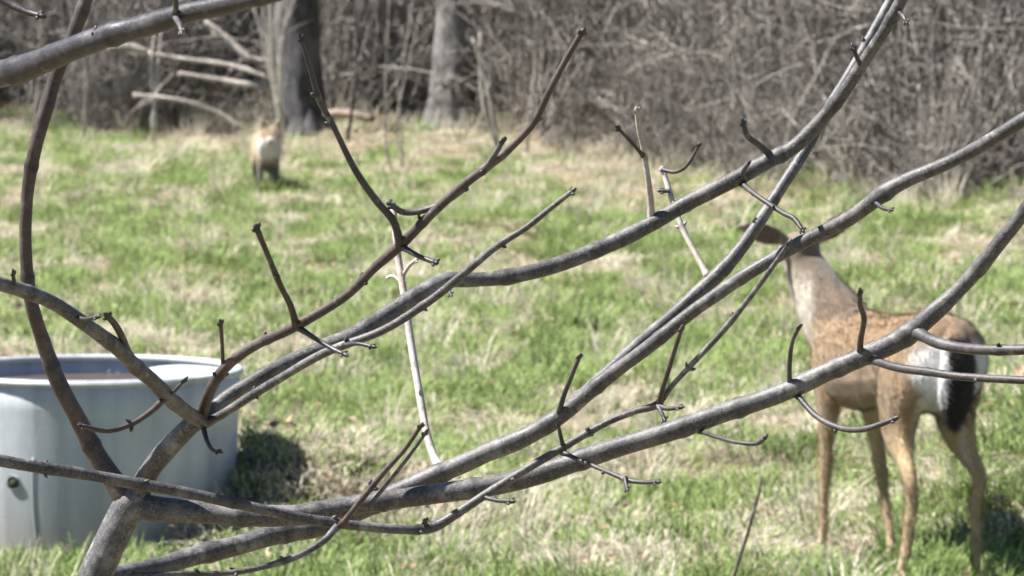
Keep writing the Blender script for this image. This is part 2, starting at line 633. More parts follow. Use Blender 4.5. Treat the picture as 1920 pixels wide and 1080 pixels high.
def make_brush():
    hw = 6.8
    n = 1250
    x = rng.uniform(-hw, hw, n)
    q = rng.random(n) ** 1.25
    y = brush_line(x) + 0.35 + q * 7.0
    gap = vnoise(x, y, (0.8, 0.5), 70.0)
    tree1 = (np.abs(x + 2.0) < 0.62) & (y < 51.6)
    tree2 = (x > -1.5) & (x < -0.15) & (y < 53.4)
    keep = (gap < 0.15) & ~tree1 & ~tree2
    x, y, q = x[keep], y[keep], q[keep]
    n = len(x)
    P = np.stack([x, y, ground_z(x, y)], 1)
    s = (0.45 + 0.65 * np.clip(q * 6, 0, 1)) * rng.uniform(0.7, 1.25, n)
    rot = np.stack([rng.normal(0, 0.15, n), rng.normal(0, 0.15, n), rng.uniform(0, 6.283, n)], 1)
    tint = np.clip(0.36 + 0.8 * vnoise(x, y, (1.2, 1.2), 55.0) + rng.normal(0, 0.42, n), 0, 1)
    scatter('brush_thicket', P, rot, np.stack([s, s, s], 1), rng.integers(0, len(brush_src), n), tint, brush_src,
            'grey brown leafless brush tangle covering the bank behind the meadow', 'thicket')


make_brush()

# ------------------------------------------------------------------ background trees, logs, saplings
def big_tree(px, py, top_w, mat, label, seed, lean=0.0):
    random.seed(seed)
    g = on_ground(px, py)
    g.z = gz(g.x, g.y)
    root = empty('tree', g)
    tag(root, label, 'tree', 'bare trees at the edge of the thicket')
    s = FPX / g.y
    r = top_w / s / 2
    mb = MB()
    H = 9.0
    hs = [-0.25, 0.0, 0.12, 0.28, 0.5, 0.8, 1.2, 1.7, 2.3, 3.2, 4.4, 6.0, 7.6, H]
    rr = [1.75, 1.5, 1.28, 1.13, 1.05, 1.0, 0.98, 0.95, 0.92, 0.85, 0.72, 0.5, 0.28, 0.08]
    P, Q = [], []
    for a, b in zip(hs, rr):
        P.append((lean * a + 0.04 * math.sin(a * 1.3 + seed), 0.05 * math.sin(a * 0.9), a, b * r))
    cm = catmull(P, 5)
    pts = [g + Vector(c[:3]) for c in cm]
    mb.tube(pts, [c[3] for c in cm], 28, True, 0.0, 4.0)
    # root flares
    for k in range(5):
        a = k * 1.256 + random.uniform(-.3, .3)
        d = Vector((math.cos(a), math.sin(a), 0))
        mb.tube([g + d * r * 0.62 + Vector((0, 0, 0.42)), g + d * r * 0.85 + Vector((0, 0, 0.2)), g + d * r * 1.25 + Vector((0, 0, 0.04)), g + d * r * 1.8 + Vector((0, 0, -0.08))],
                [r * 0.16, r * 0.36, r * 0.38, r * 0.18], 8)
    link('trunk', mb.mesh('trunk'), mat, root)
    crown = MB()
    for k in range(11):
        z = random.uniform(3.0, 8.0)
        a = random.uniform(0, 6.28)
        d = Vector((math.cos(a), math.sin(a), random.uniform(0.3, 0.9)))
        L = random.uniform(1.2, 3.0) * (1.1 - z / 11)
        st = g + Vector((lean * z, 0, z))
        bp = wander(st, d, L, 6, 0.16)
        crown.tube(bp, [r * 0.33 * (1 - 0.85 * i / 6) for i in range(7)], 6)
        for _ in range(7):
            q = bp[random.randint(1, 6)]
            tp = wander(q, d + Vector((random.gauss(0, .8), random.gauss(0, .8), random.gauss(.2, .5))), L * random.uniform(.3, .6), 4, .2)
            crown.tube(tp, [r * .09 * (1 - .8 * i / 4) for i in range(5)], 4)
    link('crown', crown.mesh('crown'), mat, root)
    return root


big_tree(568, 262, 82, M_TRUNK, 'dark bare tree trunk standing directly behind the fox', 3, -0.005)
big_tree(853, 251, 80, M_TRUNK_PALE, 'pale grey bare tree trunk to the right of the darker one', 5, 0.02)


def fallen(name, label, path, Y, w, mat, cat='log', twigs=0, seed=1):
    """a dead log or limb lying in the brush; path in picture positions, Y its distance at each end"""
    random.seed(seed)
    Y = (Y[0] - 1.9, Y[1] - 1.9)
    n = len(path)
    pp = [(x, y, Y[0] + (Y[1] - Y[0]) * i / (n - 1), w[0] + (w[1] - w[0]) * i / (n - 1)) for i, (x, y) in enumerate(path)]
    cm = catmull(pp, 6)
    pts = [at(c[0], c[1], c[2]) for c in cm]
    rad = [c[3] / 2 * c[2] / FPX for c in cm]
    mb = MB()
    mb.tube(pts, rad, 9, True, 0.25)
    for _ in range(twigs):
        i = random.randint(2, len(pts) - 3)
        tp = wander(pts[i], Vector((random.gauss(0, .6), random.gauss(0, .5), random.gauss(.1, .7))), random.uniform(.12, .4), 4, .2)
        mb.tube(tp, [rad[i] * .45 * (1 - .7 * k / 4) for k in range(5)], 5)
    o = link(name, mb.mesh(name), mat)
    return tag(o, label, cat, 'dead wood lying in the thicket')


fallen('fallen_log', 'long weathered fallen limb, the upper one left of the dark trunk', [(225, 88), (330, 108), (430, 122), (515, 148)], (53.6, 52.9), (7, 11), M_LOG, twigs=3, seed=4)
fallen('fallen_log', 'thick pinkish fallen limb lying lower left of the dark trunk', [(335, 138), (400, 148), (455, 157), (508, 161)], (53.3, 53.0), (9, 16), M_LOG, twigs=2, seed=5)
fallen('fallen_log', 'forked dead limb slanting down to the dark trunk at its left', [(385, 40), (430, 74), (468, 108), (520, 116)], (53.2, 52.9), (11, 12), M_LOG, twigs=2, seed=6)
fallen('fallen_branch', 'arched grey dead branch just above the grass, left of the fox', [(250, 178), (310, 184), (370, 196), (415, 214), (450, 240)], (52.9, 52.6), (10, 8), M_LOG, 'branch', twigs=4, seed=7)
fallen('fallen_log', 'short pale log behind the thick dark foreground limb', [(200, 92), (240, 88), (275, 98)], (53.4, 53.4), (18, 16), M_LOG, seed=8)
fallen('fallen_log', 'short brown rotten log right of the dark trunk', [(612, 214), (650, 212), (700, 222)], (52.4, 52.0), (16, 14), M_LOG_RED, seed=9)
fallen('fallen_log', 'pale straight fallen limb high in the thicket right of centre', [(1030, 92), (1120, 86), (1200, 88), (1262, 100)], (50.5, 49.4), (9, 12), M_LOG, twigs=3, seed=10)
fallen('leaning_limb', 'grey dead limb leaning down rightwards at the top of the thicket', [(1225, -30), (1262, 40), (1300, 110), (1330, 190)], (49.4, 48.0), (16, 10), M_LOG, 'branch', twigs=3, seed=11)
fallen('leaning_limb', 'grey dead limb sloping gently right below the top edge', [(1180, 70), (1290, 108), (1400, 132), (1480, 190)], (48.6, 46.8), (8, 7), M_LOG, 'branch', twigs=4, seed=12)
fallen('leaning_limb', 'slender dead limb arching behind the two long branch tips at right', [(1640, 330), (1720, 260), (1800, 140), (1850, 20)], (43.6, 44.0), (7, 5), M_LOG, 'branch', twigs=4, seed=13)
fallen('leaning_limb', 'pale dead limb sloping up from the grass at right', [(1775, 372), (1815, 325), (1850, 285), (1880, 250)], (42.3, 42.6), (7, 5), M_LOG_RED, 'branch', twigs=3, seed=14)


def stems_plant(name, label, cat, base, tips, Y, w, mat, twigs=0, seed=1, group=None):
    """upright dry stems from a common base"""
    random.seed(seed)
    Y = Y - 1.9 if Y > 46 else Y - 1.4
    root_p = at(base[0], base[1], Y)
    root_p.z = gz(root_p.x, root_p.y)
    root = empty(name, root_p)
    tag(root, label, cat, {'sapling': 'bare saplings along the brush edge', 'dry_shrub': 'dry shrubs along the brush edge'}.get(name))
    for (mx, my, tx, ty) in tips:
        y2 = Y + random.uniform(-0.25, 0.1)
        cm = catmull([(base[0] + random.uniform(-4, 4), base[1] + 4, Y, w), (mx, my, (Y + y2) / 2, w * .85), (tx, ty, y2, w * .55)], 7)
        pts = [at(c[0], c[1], c[2]) for c in cm]
        pts[0].z = min(pts[0].z, root_p.z - 0.02)
        rad = [c[3] / 2 * c[2] / FPX for c in cm]
        mb = MB()
        mb.tube(pts, rad, 6, True, 0.1)
        for _ in range(twigs):
            i = random.randint(5, len(pts) - 2)
            tp = wander(pts[i], Vector((random.gauss(0, .7), random.gauss(0, .4), .8)), random.uniform(.1, .35), 4, .15)
            mb.tube(tp, [rad[i] * .6 * (1 - .7 * k / 4) for k in range(5)], 4)
        link('stem', mb.mesh('stem'), mat, root)
    return root


tips = []
for k in range(14):
    t = k / 13
    tx = 478 + 82 * t + random.uniform(-6, 6)
    tips.append((515 + 20 * (t - .5) + random.uniform(-6, 6), 130 + random.uniform(-25, 15), tx, random.uniform(-60, 20)))
stems_plant('dry_shrub', 'fan of pale dry stems rising against the left side of dark trunk', 'shrub', (530, 240), tips, 51.6, 3.6, M_BARK_PALE, 2, 20)
stems_plant('sapling', 'thin pale crooked sapling between the two tree trunks', 'sapling', (735, 325), [(722, 240, 730, -20)], 46.4, 5, M_LOG, 5, 21)
stems_plant('sapling', 'thin pale forked sapling just left of the pale trunk', 'sapling', (757, 300), [(745, 220, 790, 20), (752, 240, 742, 120)], 48.6, 4.5, M_LOG, 3, 22)
stems_plant('dead_stalk', 'pair of upright pale stalks among the logs at left', 'stalk', (288, 232), [(284, 130, 290, 52), (296, 130, 303, 55)], 53.4, 6.5, M_BARK_PALE, 0, 23)
stems_plant('sapling', 'pale curved sapling beside the right side of pale trunk', 'sapling', (935, 290), [(915, 170, 886, 70), (905, 190, 900, 60)], 48.6, 7, M_BARK_PALE, 3, 24)
stems_plant('sapling', 'tall thin straight sapling left of the paired branch tips', 'sapling', (1470, 345), [(1470, 180, 1468, -20)], 44.6, 5.5, M_LOG, 3, 25)
stems_plant('dry_shrub', 'tuft of pale upright stems at brush edge right of the branch fork', 'shrub', (1590, 368),
            [(1575, 280, 1545, 180), (1585, 270, 1580, 170), (1600, 280, 1610, 185), (1605, 300, 1640, 210), (1570, 310, 1520, 260)], 43.2, 5, M_BARK_PALE, 3, 26)
stems_plant('dry_shrub', 'tuft of pinkish pale stems at brush edge, second from right', 'shrub', (1745, 375),
            [(1745, 290, 1750, 190), (1755, 290, 1775, 190), (1735, 280, 1722, 160), (1765, 310, 1800, 230), (1730, 310, 1700, 250)], 42.4, 5.5, M_BARK_PALE, 3, 27)
stems_plant('dry_shrub', 'tuft of grey stems at the far right of the brush edge', 'shrub', (1880, 375),
            [(1880, 230, 1858, 80), (1890, 250, 1900, 60), (1870, 280, 1835, 170), (1900, 300, 1930, 200)], 42.0, 5.5, M_LOG, 3, 28)
stems_plant('dry_shrub', 'tuft of thin grey stems at brush edge below leaning limbs', 'shrub', (1345, 325),
            [(1340, 250, 1330, 150), (1350, 240, 1372, 130), (1355, 270, 1400, 190), (1330, 270, 1290, 190)], 46.0, 4.5, M_LOG, 3, 29)
stems_plant('dry_shrub', 'tuft of thin grey stems behind the stub branch right of pale trunk', 'shrub', (1080, 300),
            [(1075, 230, 1060, 110), (1085, 220, 1110, 110), (1070, 240, 1020, 150)], 48.4, 4.5, M_LOG, 3, 30)
for k, (bx, by, tx, ty, Yd) in enumerate(((60, 236, 75, 20, 53.8), (160, 236, 150, 40, 53.4), (655, 262, 668, 20, 51.6), (985, 290, 1005, 20, 49.2), (1185, 312, 1170, 30, 47.8), (1660, 366, 1690, 10, 42.9), (1815, 368, 1832, -30, 42.6))):
    stems_plant('sapling', ['grey thin sapling left of the leftmost stem of the foreground tree', 'grey sapling standing just right of the leftmost foreground stem',
                            'dark thin sapling close right of the dark trunk', 'grey thin sapling behind the tall foreground twig right of pale trunk', 'grey thin sapling above the small forked foreground twig at centre right',
                            'grey sapling between the two pale stem tufts at right', 'dark grey sapling near the right edge reaching above the frame'][k],
                'sapling', (bx, by), [((bx + tx) / 2 + 6, (by + ty) / 2, tx, ty)], Yd, (5, 6, 7, 6, 5, 6, 9)[k], M_TRUNK if k in (2, 6) else M_LOG, 4, 40 + k)

# ------------------------------------------------------------------ round tank
m, nt, out = new_mat('grey_tank_wall')
pos = geo_pos(nt)
a = noise_node(nt, pos, 5, 5, 0.6)
f = noise_node(nt, pos, 70, 4, 0.7)
st = noise_node(nt, mapping(nt, pos, (9, 9, 0.8)), 1.0, 4, 0.6)
c = ramp(nt, a, [(0.3, (0.29, 0.32, 0.35)), (0.7, (0.44, 0.47, 0.50))])
c = mix(nt, 0.5, c, ramp(nt, st, [(0.3, (0.24, 0.26, 0.28)), (0.5, (0.42, 0.45, 0.48)), (0.72, (0.58, 0.60, 0.61))]))
scr = ramp(nt, noise_node(nt, mapping(nt, pos, (3, 3, 40)), 2.0, 4, 0.7), [(0.62, (0, 0, 0)), (0.72, (0.45, 0.45, 0.45))])
c = mix(nt, scr, c, (0.24, 0.24, 0.23))
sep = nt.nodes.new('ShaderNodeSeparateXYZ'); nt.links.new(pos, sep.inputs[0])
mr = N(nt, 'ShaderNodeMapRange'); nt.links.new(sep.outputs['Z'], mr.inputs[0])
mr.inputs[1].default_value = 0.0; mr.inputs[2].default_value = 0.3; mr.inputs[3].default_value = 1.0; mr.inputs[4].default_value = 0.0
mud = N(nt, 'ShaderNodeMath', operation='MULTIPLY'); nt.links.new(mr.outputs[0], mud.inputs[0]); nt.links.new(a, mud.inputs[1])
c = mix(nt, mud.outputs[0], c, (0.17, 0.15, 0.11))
sp = ramp(nt, f, [(0.66, (0, 0, 0)), (0.74, (0.6, 0.6, 0.6))])
c = mix(nt, sp, c, (0.22, 0.22, 0.21))
surface(nt, out, c, 0.5, 0.4, bump(nt, f, 0.25, 0.004))
M_TANK = m
m, nt, out = new_mat('tank_hole_dark')
surface(nt, out, ramp(nt, noise_node(nt, geo_pos(nt), 60), [(0.3, (0.02, 0.025, 0.015)), (0.7, (0.05, 0.065, 0.03))]), 0.9, 0.1)
M_HOLE = m
m, nt, out = new_mat('stagnant_water')
surface(nt, out, (0.11, 0.085, 0.065), 0.12, 0.5, bump(nt, noise_node(nt, geo_pos(nt), 25), 0.05, 0.01))
M_WATER = m


def revolve(profile, seg=96, jitter=0.0):
    V, F = [], []
    for k in range(seg):
        a = 2 * math.pi * k / seg
        for (r, z) in profile:
            rr = r * (1 + jitter * mnoise.noise(Vector((math.cos(a) * 1.5, math.sin(a) * 1.5, z * 2))))
            V.append(Vector((rr * math.cos(a), rr * math.sin(a), z)))
    n = len(profile)
    for k in range(seg):
        k2 = (k + 1) % seg
        for i in range(n - 1):
            F.append((k * n + i, k2 * n + i, k2 * n + i + 1, k * n + i + 1))
    return V, F


tank_root = empty('stock_tank', TUB)
tag(tank_root, 'round pale grey open stock tank standing in the grass at lower left', 'tank')
rr = TUB_R
V, F = revolve([(rr * 0.93, -0.10), (rr * 0.94, 0.0), (rr * 0.965, 0.25), (rr * 0.985, 0.50), (rr * 0.99, TUB_H - 0.02), (rr * 0.968, TUB_H - 0.015), (rr * 0.962, 0.5), (rr * 0.94, 0.25), (rr * 0.91, 0.02)], 112, 0.006)
link('wall', mesh_from('wall', V, F), M_TANK, tank_root, world_space=False)
prof = []
for k in range(11):
    an = 2 * math.pi * k / 10
    prof.append((rr * 0.985 + 0.017 * math.cos(an), TUB_H - 0.014 + 0.014 * math.sin(an)))
V, F = revolve(prof, 112, 0.006)
link('rim', mesh_from('rim', V, F), M_TANK, tank_root, world_space=False)
V, F = revolve([(rr * 0.001, 0.545), (rr * 0.958, 0.545)], 64)
link('water', mesh_from('water', V, F), M_WATER, tank_root, world_space=False)
# plugged hole and the welded overlap seam in the wall
def on_tank(px, z, out=0.0):
    X = (px - 960) / (FPX / 20.1)
    lx = X - TUB.x
    r = rr * (0.94 + 0.045 * z / 0.5) + out
    ly = -math.sqrt(max(0, r * r - lx * lx))
    return Vector((lx, ly, z))
mb = MB()
hc = on_tank(18, 0.235)
nrm = Vector((hc.x, hc.y, 0)).normalized()
mb.tube([hc - nrm * 0.03, hc + nrm * 0.006], [0.021, 0.021], 20)
link('drain_hole', mb.mesh('drain_hole'), M_HOLE, tank_root, world_space=False)
mb = MB()
mb.tube([hc - nrm * 0.01, hc + nrm * 0.009], [0.03, 0.027], 20, False)
link('drain_collar', mb.mesh('drain_collar'), M_TANK, tank_root, world_space=False)
mb = MB()
sp_ = [on_tank(62 - 8 * math.sin(z * 7), z, 0.001) for z in np.linspace(0.0, 0.33, 12)]
mb.tube(sp_, [0.0045] * 12, 6)
link('seam', mb.mesh('seam'), M_TANK, tank_root, world_space=False)

# ------------------------------------------------------------------ animals
def ring_loft(V, F, rings, seg=18):
    """rings: (centre, axis u, axis v, half u, half v)"""
    base = len(V)
    for (c, u, v, a, b) in rings:
        for k in range(seg):
            t = 2 * math.pi * k / seg
            V.append(c + u * (a * math.cos(t)) + v * (b * math.sin(t)))
    n = len(rings)
    for i in range(n - 1):
        for k in range(seg):
            k2 = (k + 1) % seg
            F.append((base + i * seg + k, base + i * seg + k2, base + (i + 1) * seg + k2, base + (i + 1) * seg + k))
    F.append(tuple(base + k for k in reversed(range(seg))))
    F.append(tuple(base + (n - 1) * seg + k for k in range(seg)))


def path_loft(V, F, P, lateral=Vector((0, 1, 0)), per=5, seg=16):
    """P: (x, y, z, half lateral, half other)"""
    cm = catmull(P, per)
    rings = []
    for i, c in enumerate(cm):
        a = Vector(cm[max(0, i - 1)][:3]); b = Vector(cm[min(len(cm) - 1, i + 1)][:3])
        t = (b - a).normalized()
        u = lateral - t * lateral.dot(t)
        u.normalize()
        v = t.cross(u)
        rings.append((Vector(c[:3]), u, v, max(c[3], 0.002), max(c[4], 0.002)))
    ring_loft(V, F, rings, seg)


def fuse(name, V, F, voxel, smooth_it):
    """one continuous skin from overlapping lofts"""
    me = mesh_from(name + '_raw', V, F)
    bm = bmesh.new(); bm.from_mesh(me)
    bmesh.ops.recalc_face_normals(bm, faces=bm.faces)
    bm.to_mesh(me); bm.free()
    o = bpy.data.objects.new(name + '_raw', me)
    COL.objects.link(o)
    r = o.modifiers.new('r', 'REMESH'); r.mode = 'VOXEL'; r.voxel_size = voxel
    s = o.modifiers.new('s', 'SMOOTH'); s.factor = 0.5; s.iterations = smooth_it
    dg = bpy.context.evaluated_depsgraph_get()
    res = bpy.data.meshes.new_from_object(o.evaluated_get(dg))
    res.name = name
    bpy.data.objects.remove(o)
    return res


def paint(me, fn):
    n = len(me.vertices)
    co = np.empty(n * 3); me.vertices.foreach_get('co', co); co = co.reshape(-1, 3)
    col = np.ones((n, 4)); col[:, :3] = fn(co)
    a = me.color_attributes.new('fur', 'FLOAT_COLOR', 'POINT')
    a.data.foreach_set('color', col.ravel())


def fur_mat(name, streak):
    m, nt, out = new_mat(name)
    at_ = nt.nodes.new('ShaderNodeAttribute'); at_.attribute_name = 'fur'
    tc = nt.nodes.new('ShaderNodeTexCoord').outputs['Object']
    a = noise_node(nt, mapping(nt, tc, streak), 1.0, 4, 0.7)
    b = noise_node(nt, tc, 9, 3, 0.5)
    c = mix(nt, 0.6, at_.outputs['Color'], ramp(nt, a, [(0.25, (0.42, 0.4, 0.38)), (0.75, (1.25, 1.25, 1.25))]), 'MULTIPLY')
    c = mix(nt, 0.4, c, ramp(nt, b, [(0.3, (0.7, 0.7, 0.7)), (0.7, (1.2, 1.2, 1.2))]), 'MULTIPLY')
    p = surface(nt, out, c, 0.85, 0.2, bump(nt, a, 0.7, 0.012))
    p.inputs['Sheen Weight'].default_value = 0.25
    p.inputs['Sheen Roughness'].default_value = 0.5
    return m


def fur_strands(me, n, length, width, flow, lift, seed, zmin=0.0, zmax=9.0):
    """short guard hairs lying along the coat, one thin blade each"""
    r = np.random.default_rng(seed)
    me.calc_loop_triangles()
    nt_ = len(me.loop_triangles)
    tri = np.empty(nt_ * 3, int); me.loop_triangles.foreach_get('vertices', tri); tri = tri.reshape(-1, 3)
    co = np.empty(len(me.vertices) * 3); me.vertices.foreach_get('co', co); co = co.reshape(-1, 3)
    cl = np.empty(len(me.vertices) * 4); me.color_attributes['fur'].data.foreach_get('color', cl); cl = cl.reshape(-1, 4)
    A, B, C = co[tri[:, 0]], co[tri[:, 1]], co[tri[:, 2]]
    nr = np.cross(B - A, C - A); ar = np.linalg.norm(nr, axis=1) + 1e-12; nr /= ar[:, None]
    ar = ar * (A[:, 2] > zmin) * (A[:, 2] < zmax)
    k = r.choice(nt_, n, p=ar / ar.sum())
    u = r.random((n, 1)); v = r.random((n, 1)); f = u + v > 1
    u = np.where(f, 1 - u, u); v = np.where(f, 1 - v, v)
    P = A[k] + (B[k] - A[k]) * u + (C[k] - A[k]) * v
    Nn = nr[k]
    fl = np.array(flow)[None, :] + r.normal(0, .22, (n, 3))
    fl = fl - Nn * np.sum(fl * Nn, 1, keepdims=True)
    fl /= np.linalg.norm(fl, axis=1, keepdims=True) + 1e-9
    d = fl + Nn * lift * r.uniform(.5, 1.6, (n, 1))
    d /= np.linalg.norm(d, axis=1, keepdims=True)
    sd = np.cross(d, Nn); sd /= np.linalg.norm(sd, axis=1, keepdims=True) + 1e-9
    L = length * r.uniform(.5, 1.3, (n, 1)); W = width * r.uniform(.6, 1.3, (n, 1))
    P = P - Nn * .002
    V = np.stack([P - sd * W, P + sd * W, P + d * L], 1).reshape(-1, 3)
    fm = bpy.data.meshes.new('fur')
    fm.from_pydata(V.tolist(), [], np.arange(n * 3).reshape(-1, 3).tolist())
    col = cl[tri[k, 0]].copy()
    col[:, :3] *= r.lognormal(0.04, .26, (n, 1))
    col = np.repeat(np.clip(col, 0, .9), 3, axis=0)
    a = fm.color_attributes.new('fur', 'FLOAT_COLOR', 'POINT'); a.data.foreach_set('color', col.ravel())
    return fm


def lerp_cols(base, items):
    c = base.copy()
    for w, col in items:
        w = np.clip(w, 0, 1)[:, None]
        c = c * (1 - w) + np.array(col)[None, :] * w
    return c


m, nt, out = new_mat('black_hoof'); surface(nt, out, ramp(nt, noise_node(nt, geo_pos(nt), 90), [(0.3, (0.02, 0.018, 0.015)), (0.7, (0.06, 0.05, 0.04))]), 0.5, 0.4); M_HOOF = m
m, nt, out = new_mat('dark_eye'); surface(nt, out, (0.012, 0.009, 0.007), 0.08, 0.6); M_EYE = m


def ellipsoid(c, r, seg=12):
    bm = bmesh.new()
    bmesh.ops.create_uvsphere(bm, u_segments=seg, v_segments=seg // 2 + 2, radius=1)
    for v in bm.verts: v.co = Vector((v.co.x * r[0], v.co.y * r[1], v.co.z * r[2])) + Vector(c)
    me = bpy.data.meshes.new('e'); bm.to_mesh(me); bm.free()
    return me


def make_deer():
    V, F = [], []
    # x forward, y left, z up; hip over x=0
    path_loft(V, F, [(-.20, 0, .755, .045, .06), (-.175, 0, .755, .105, .115), (-.12, 0, .75, .142, .148), (-.03, 0, .735, .148, .166), (.10, 0, .73, .135, .156), (.28, 0, .715, .130, .152),
                     (.46, 0, .70, .133, .165), (.60, 0, .70, .125, .172), (.71, 0, .712, .102, .158), (.79, 0, .73, .074, .125), (.85, 0, .745, .035, .065)])
    # neck (lateral half, fore-aft half)
    path_loft(V, F, [(.60, 0, .72, .10, .14), (.70, .015, .79, .10, .145), (.77, .035, .865, .09, .12), (.82, .055, .935, .078, .098), (.85, .07, .99, .07, .08), (.868, .08, 1.04, .055, .06)])
    # head
    hb = Vector((.865, .08, 1.035))
    hd = Vector((math.cos(R(-14)), math.sin(R(-14)), -0.06)).normalized()
    lat = Vector((0, 0, 1)).cross(hd).normalized()
    hup = hd.cross(lat)
    def H(t, l, u): return hb + hd * t + lat * l + hup * u
    rings = []
    for (t, u, w, h) in ((-.075, .0, .02, .03), (-.05, .0, .050, .056), (0, .002, .070, .072), (.05, .0, .070, .070), (.11, -.008, .053, .056), (.165, -.016, .040, .043), (.215, -.020, .034, .037), (.24, -.022, .029, .030), (.252, -.024, .012, .014)):
        rings.append((H(t, 0, u), lat, hup, w, h))
    ring_loft(V, F, rings)
    # ears: leaf shaped, held out to the sides
    for s, tilt, back in ((1, 0.30, -.05), (-1, 0.62, -.15)):
        d = (lat * s * math.cos(tilt) + hup * math.sin(tilt) + hd * back).normalized()
        b0 = H(-.02, .045 * s, .04)
        face = (hd * 0.8 + lat * s * 0.2 + hup * 0.3).normalized()
        wv = d.cross(face).normalized()
        tv = wv.cross(d)
        rg = []
        for (t, w) in ((0, .016), (.02, .024), (.06, .038), (.10, .040), (.14, .030), (.17, .015), (.185, .003)):
            rg.append((b0 + d * t - tv * (.10 * t * (1 - t / .19)), wv, tv, w, .0085))
        ring_loft(V, F, rg, 14)
    # tail
    path_loft(V, F, [(-.16, 0, .845, .03, .03), (-.20, 0.004, .82, .044, .026), (-.222, .012, .76, .060, .026), (-.228, .02, .68, .066, .024), (-.226, .026, .60, .054, .02), (-.222, .03, .53, .012, .010)])
    hooves = []

    def leg_h(s, hx, hy):
        hipy = .085 * s
        P = [(.0, hipy, .78, .055, .10), (.015, hipy * 1.12, .68, .072, .125), (.035, hipy * 1.15, .575, .062, .10), (.01, hipy * 1.15 + .01 * s, .49, .045, .068),
             (-.05 + hx * .3, hipy * 1.2 + (hy - hipy) * .3, .425, .027, .038), (-.105 + hx * .45, hipy * 1.2 + (hy - hipy) * .5, .365, .021, .031), (-.105 + hx * .6, hipy + (hy - hipy) * .65, .30, .018, .022),
             (-.09 + hx * .75, hipy + (hy - hipy) * .8, .19, .0155, .018), (-.08 + hx * .92, hy, .095, .0165, .019), (-.07 + hx, hy, .065, .019, .022), (-.052 + hx, hy, .03, .018, .021), (-.045 + hx, hy, .0, .018, .022)]
        path_loft(V, F, P, per=4, seg=14)
        hooves.append(Vector((-.045 + hx, hy, 0)))

    def leg_f(s, hx, hy):
        sy = .074 * s
        P = [(.64, sy * .9, .77, .05, .08), (.645, sy, .67, .054, .083), (.635, sy * 1.05, .58, .044, .058), (.64 + hx * .15, sy, .51, .033, .042), (.655 + hx * .35, sy + (hy - sy) * .3, .41, .023, .028),
             (.665 + hx * .55, sy + (hy - sy) * .5, .315, .0215, .025), (.67 + hx * .62, sy + (hy - sy) * .6, .27, .0165, .0185), (.675 + hx * .8, sy + (hy - sy) * .8, .17, .0135, .015),
             (.68 + hx * .95, hy, .09, .0155, .017), (.685 + hx, hy, .065, .018, .020), (.70 + hx, hy, .03, .017, .020), (.708 + hx, hy, .0, .017, .021)]
        path_loft(V, F, P, per=4, seg=14)
        hooves.append(Vector((.708 + hx, hy, 0)))

    leg_h(1, .02, .125); leg_h(-1, -.0, -.125)
    leg_f(1, .05, .055); leg_f(-1, -.17, -.10)
    me = fuse('body', V, F, 0.0075, 5)

    def col(co):
        x, y, z = co[:, 0], co[:, 1], co[:, 2]
        nz = np.array([mnoise.noise(Vector(c) * 9) for c in co])
        base = np.tile(np.array([.335, .228, .13]), (len(co), 1))
        z2 = z + nz * .03
        nb = np.array([mnoise.noise(Vector((c[0] * 11, c[1] * 11, c[2] * 4.5)) + Vector((3, 0, 0))) for c in co])
        it = [
            (sst(z2, .74, .87) * (1 - sst(x, .5, .75)) * .45, (.28, .175, .098)),                       # darker back
            (sst(x, .60, .80) * sst(z2, .50, .66) * .7, (.42, .325, .21)),                 # greyer shoulder and neck
            (sst(z, .88, 1.0) * (x > .6) * .6, (.22, .18, .14)),
            ((1 - sst(z2, .505, .565)) * (np.abs(y) < .12) * (z > .47) * (x > .0) * (x < .62) * .7, (.48, .42, .34)),  # belly
            ((1 - sst(z2, .46, .56)) * .75, (.56, .41, .235)),                              # tawny legs
            ((1 - sst(z2, .06, .16)) * .5, (.54, .43, .28)),
        ]
        c = lerp_cols(base, it)
        c = c * (1 + .15 * nb)[:, None]                                               # patchy winter coat
        # white rump patch either side of the tail
        rump = (1 - sst(x + nz * .03, -.165, -.105)) * sst(z2, .46, .53) * (1 - sst(z2, .80, .84))
        rump = np.maximum(rump, (1 - sst(np.abs(y), .085, .105)) * (1 - sst(x, -.08, -.02)) * sst(z2, .40, .46) * (1 - sst(z2, .66, .7)))
        c = lerp_cols(c, [(rump * (.75 + .25 * sst(z, .58, .66)), (.84, .82, .80))])
        yt = y - np.clip((.82 - z) * .1, 0, .03)
        tail = (1 - sst(x, -.212, -.203)) * (np.abs(yt) < .08)
        c = lerp_cols(c, [(tail * (1 - sst(np.abs(yt) + nz * .012, .046, .066)) * (1 - sst(z, .835, .85)), (.02, .016, .014))])
        # throat and neck, muzzle, ears
        p = co - np.array(hb)[None, :]
        th = p @ np.array(hd); tl = p @ np.array(lat); tu = p @ np.array(hup)
        head = (x > .68) & (z > .94)
        front = np.maximum(sst(x - .45 * (z - .8), .79, .86), sst(y - .055 + .5 * (x - .80), -.015, .03) * .9) * sst(z, .66, .80) * (1 - sst(z, .92, 1.0)) * sst(x, .62, .72)  # pale throat, plus sunlight painted onto the left half of the neck
        nape_shade = sst(z, .80, .86) * (1 - sst(x - .5 * (z - .8), .68, .76)) * (x > .5)  # dark hair at the back of the neck, with its shaded side painted in
        c = lerp_cols(c, [(nape_shade * .7, (.10, .08, .065))])
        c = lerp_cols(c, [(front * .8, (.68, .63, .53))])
        c = lerp_cols(c, [(head * sst(th, .10, .14) * (tu > -.02) * .8, (.10, .075, .06)), (head * sst(th, .06, .12) * (tu < -.035), (.62, .58, .52)), (head * sst(th, .205, .215), (.012, .011, .011))])
        ear = (np.abs(tl) > .078) & (z > .95) & (x > .68)
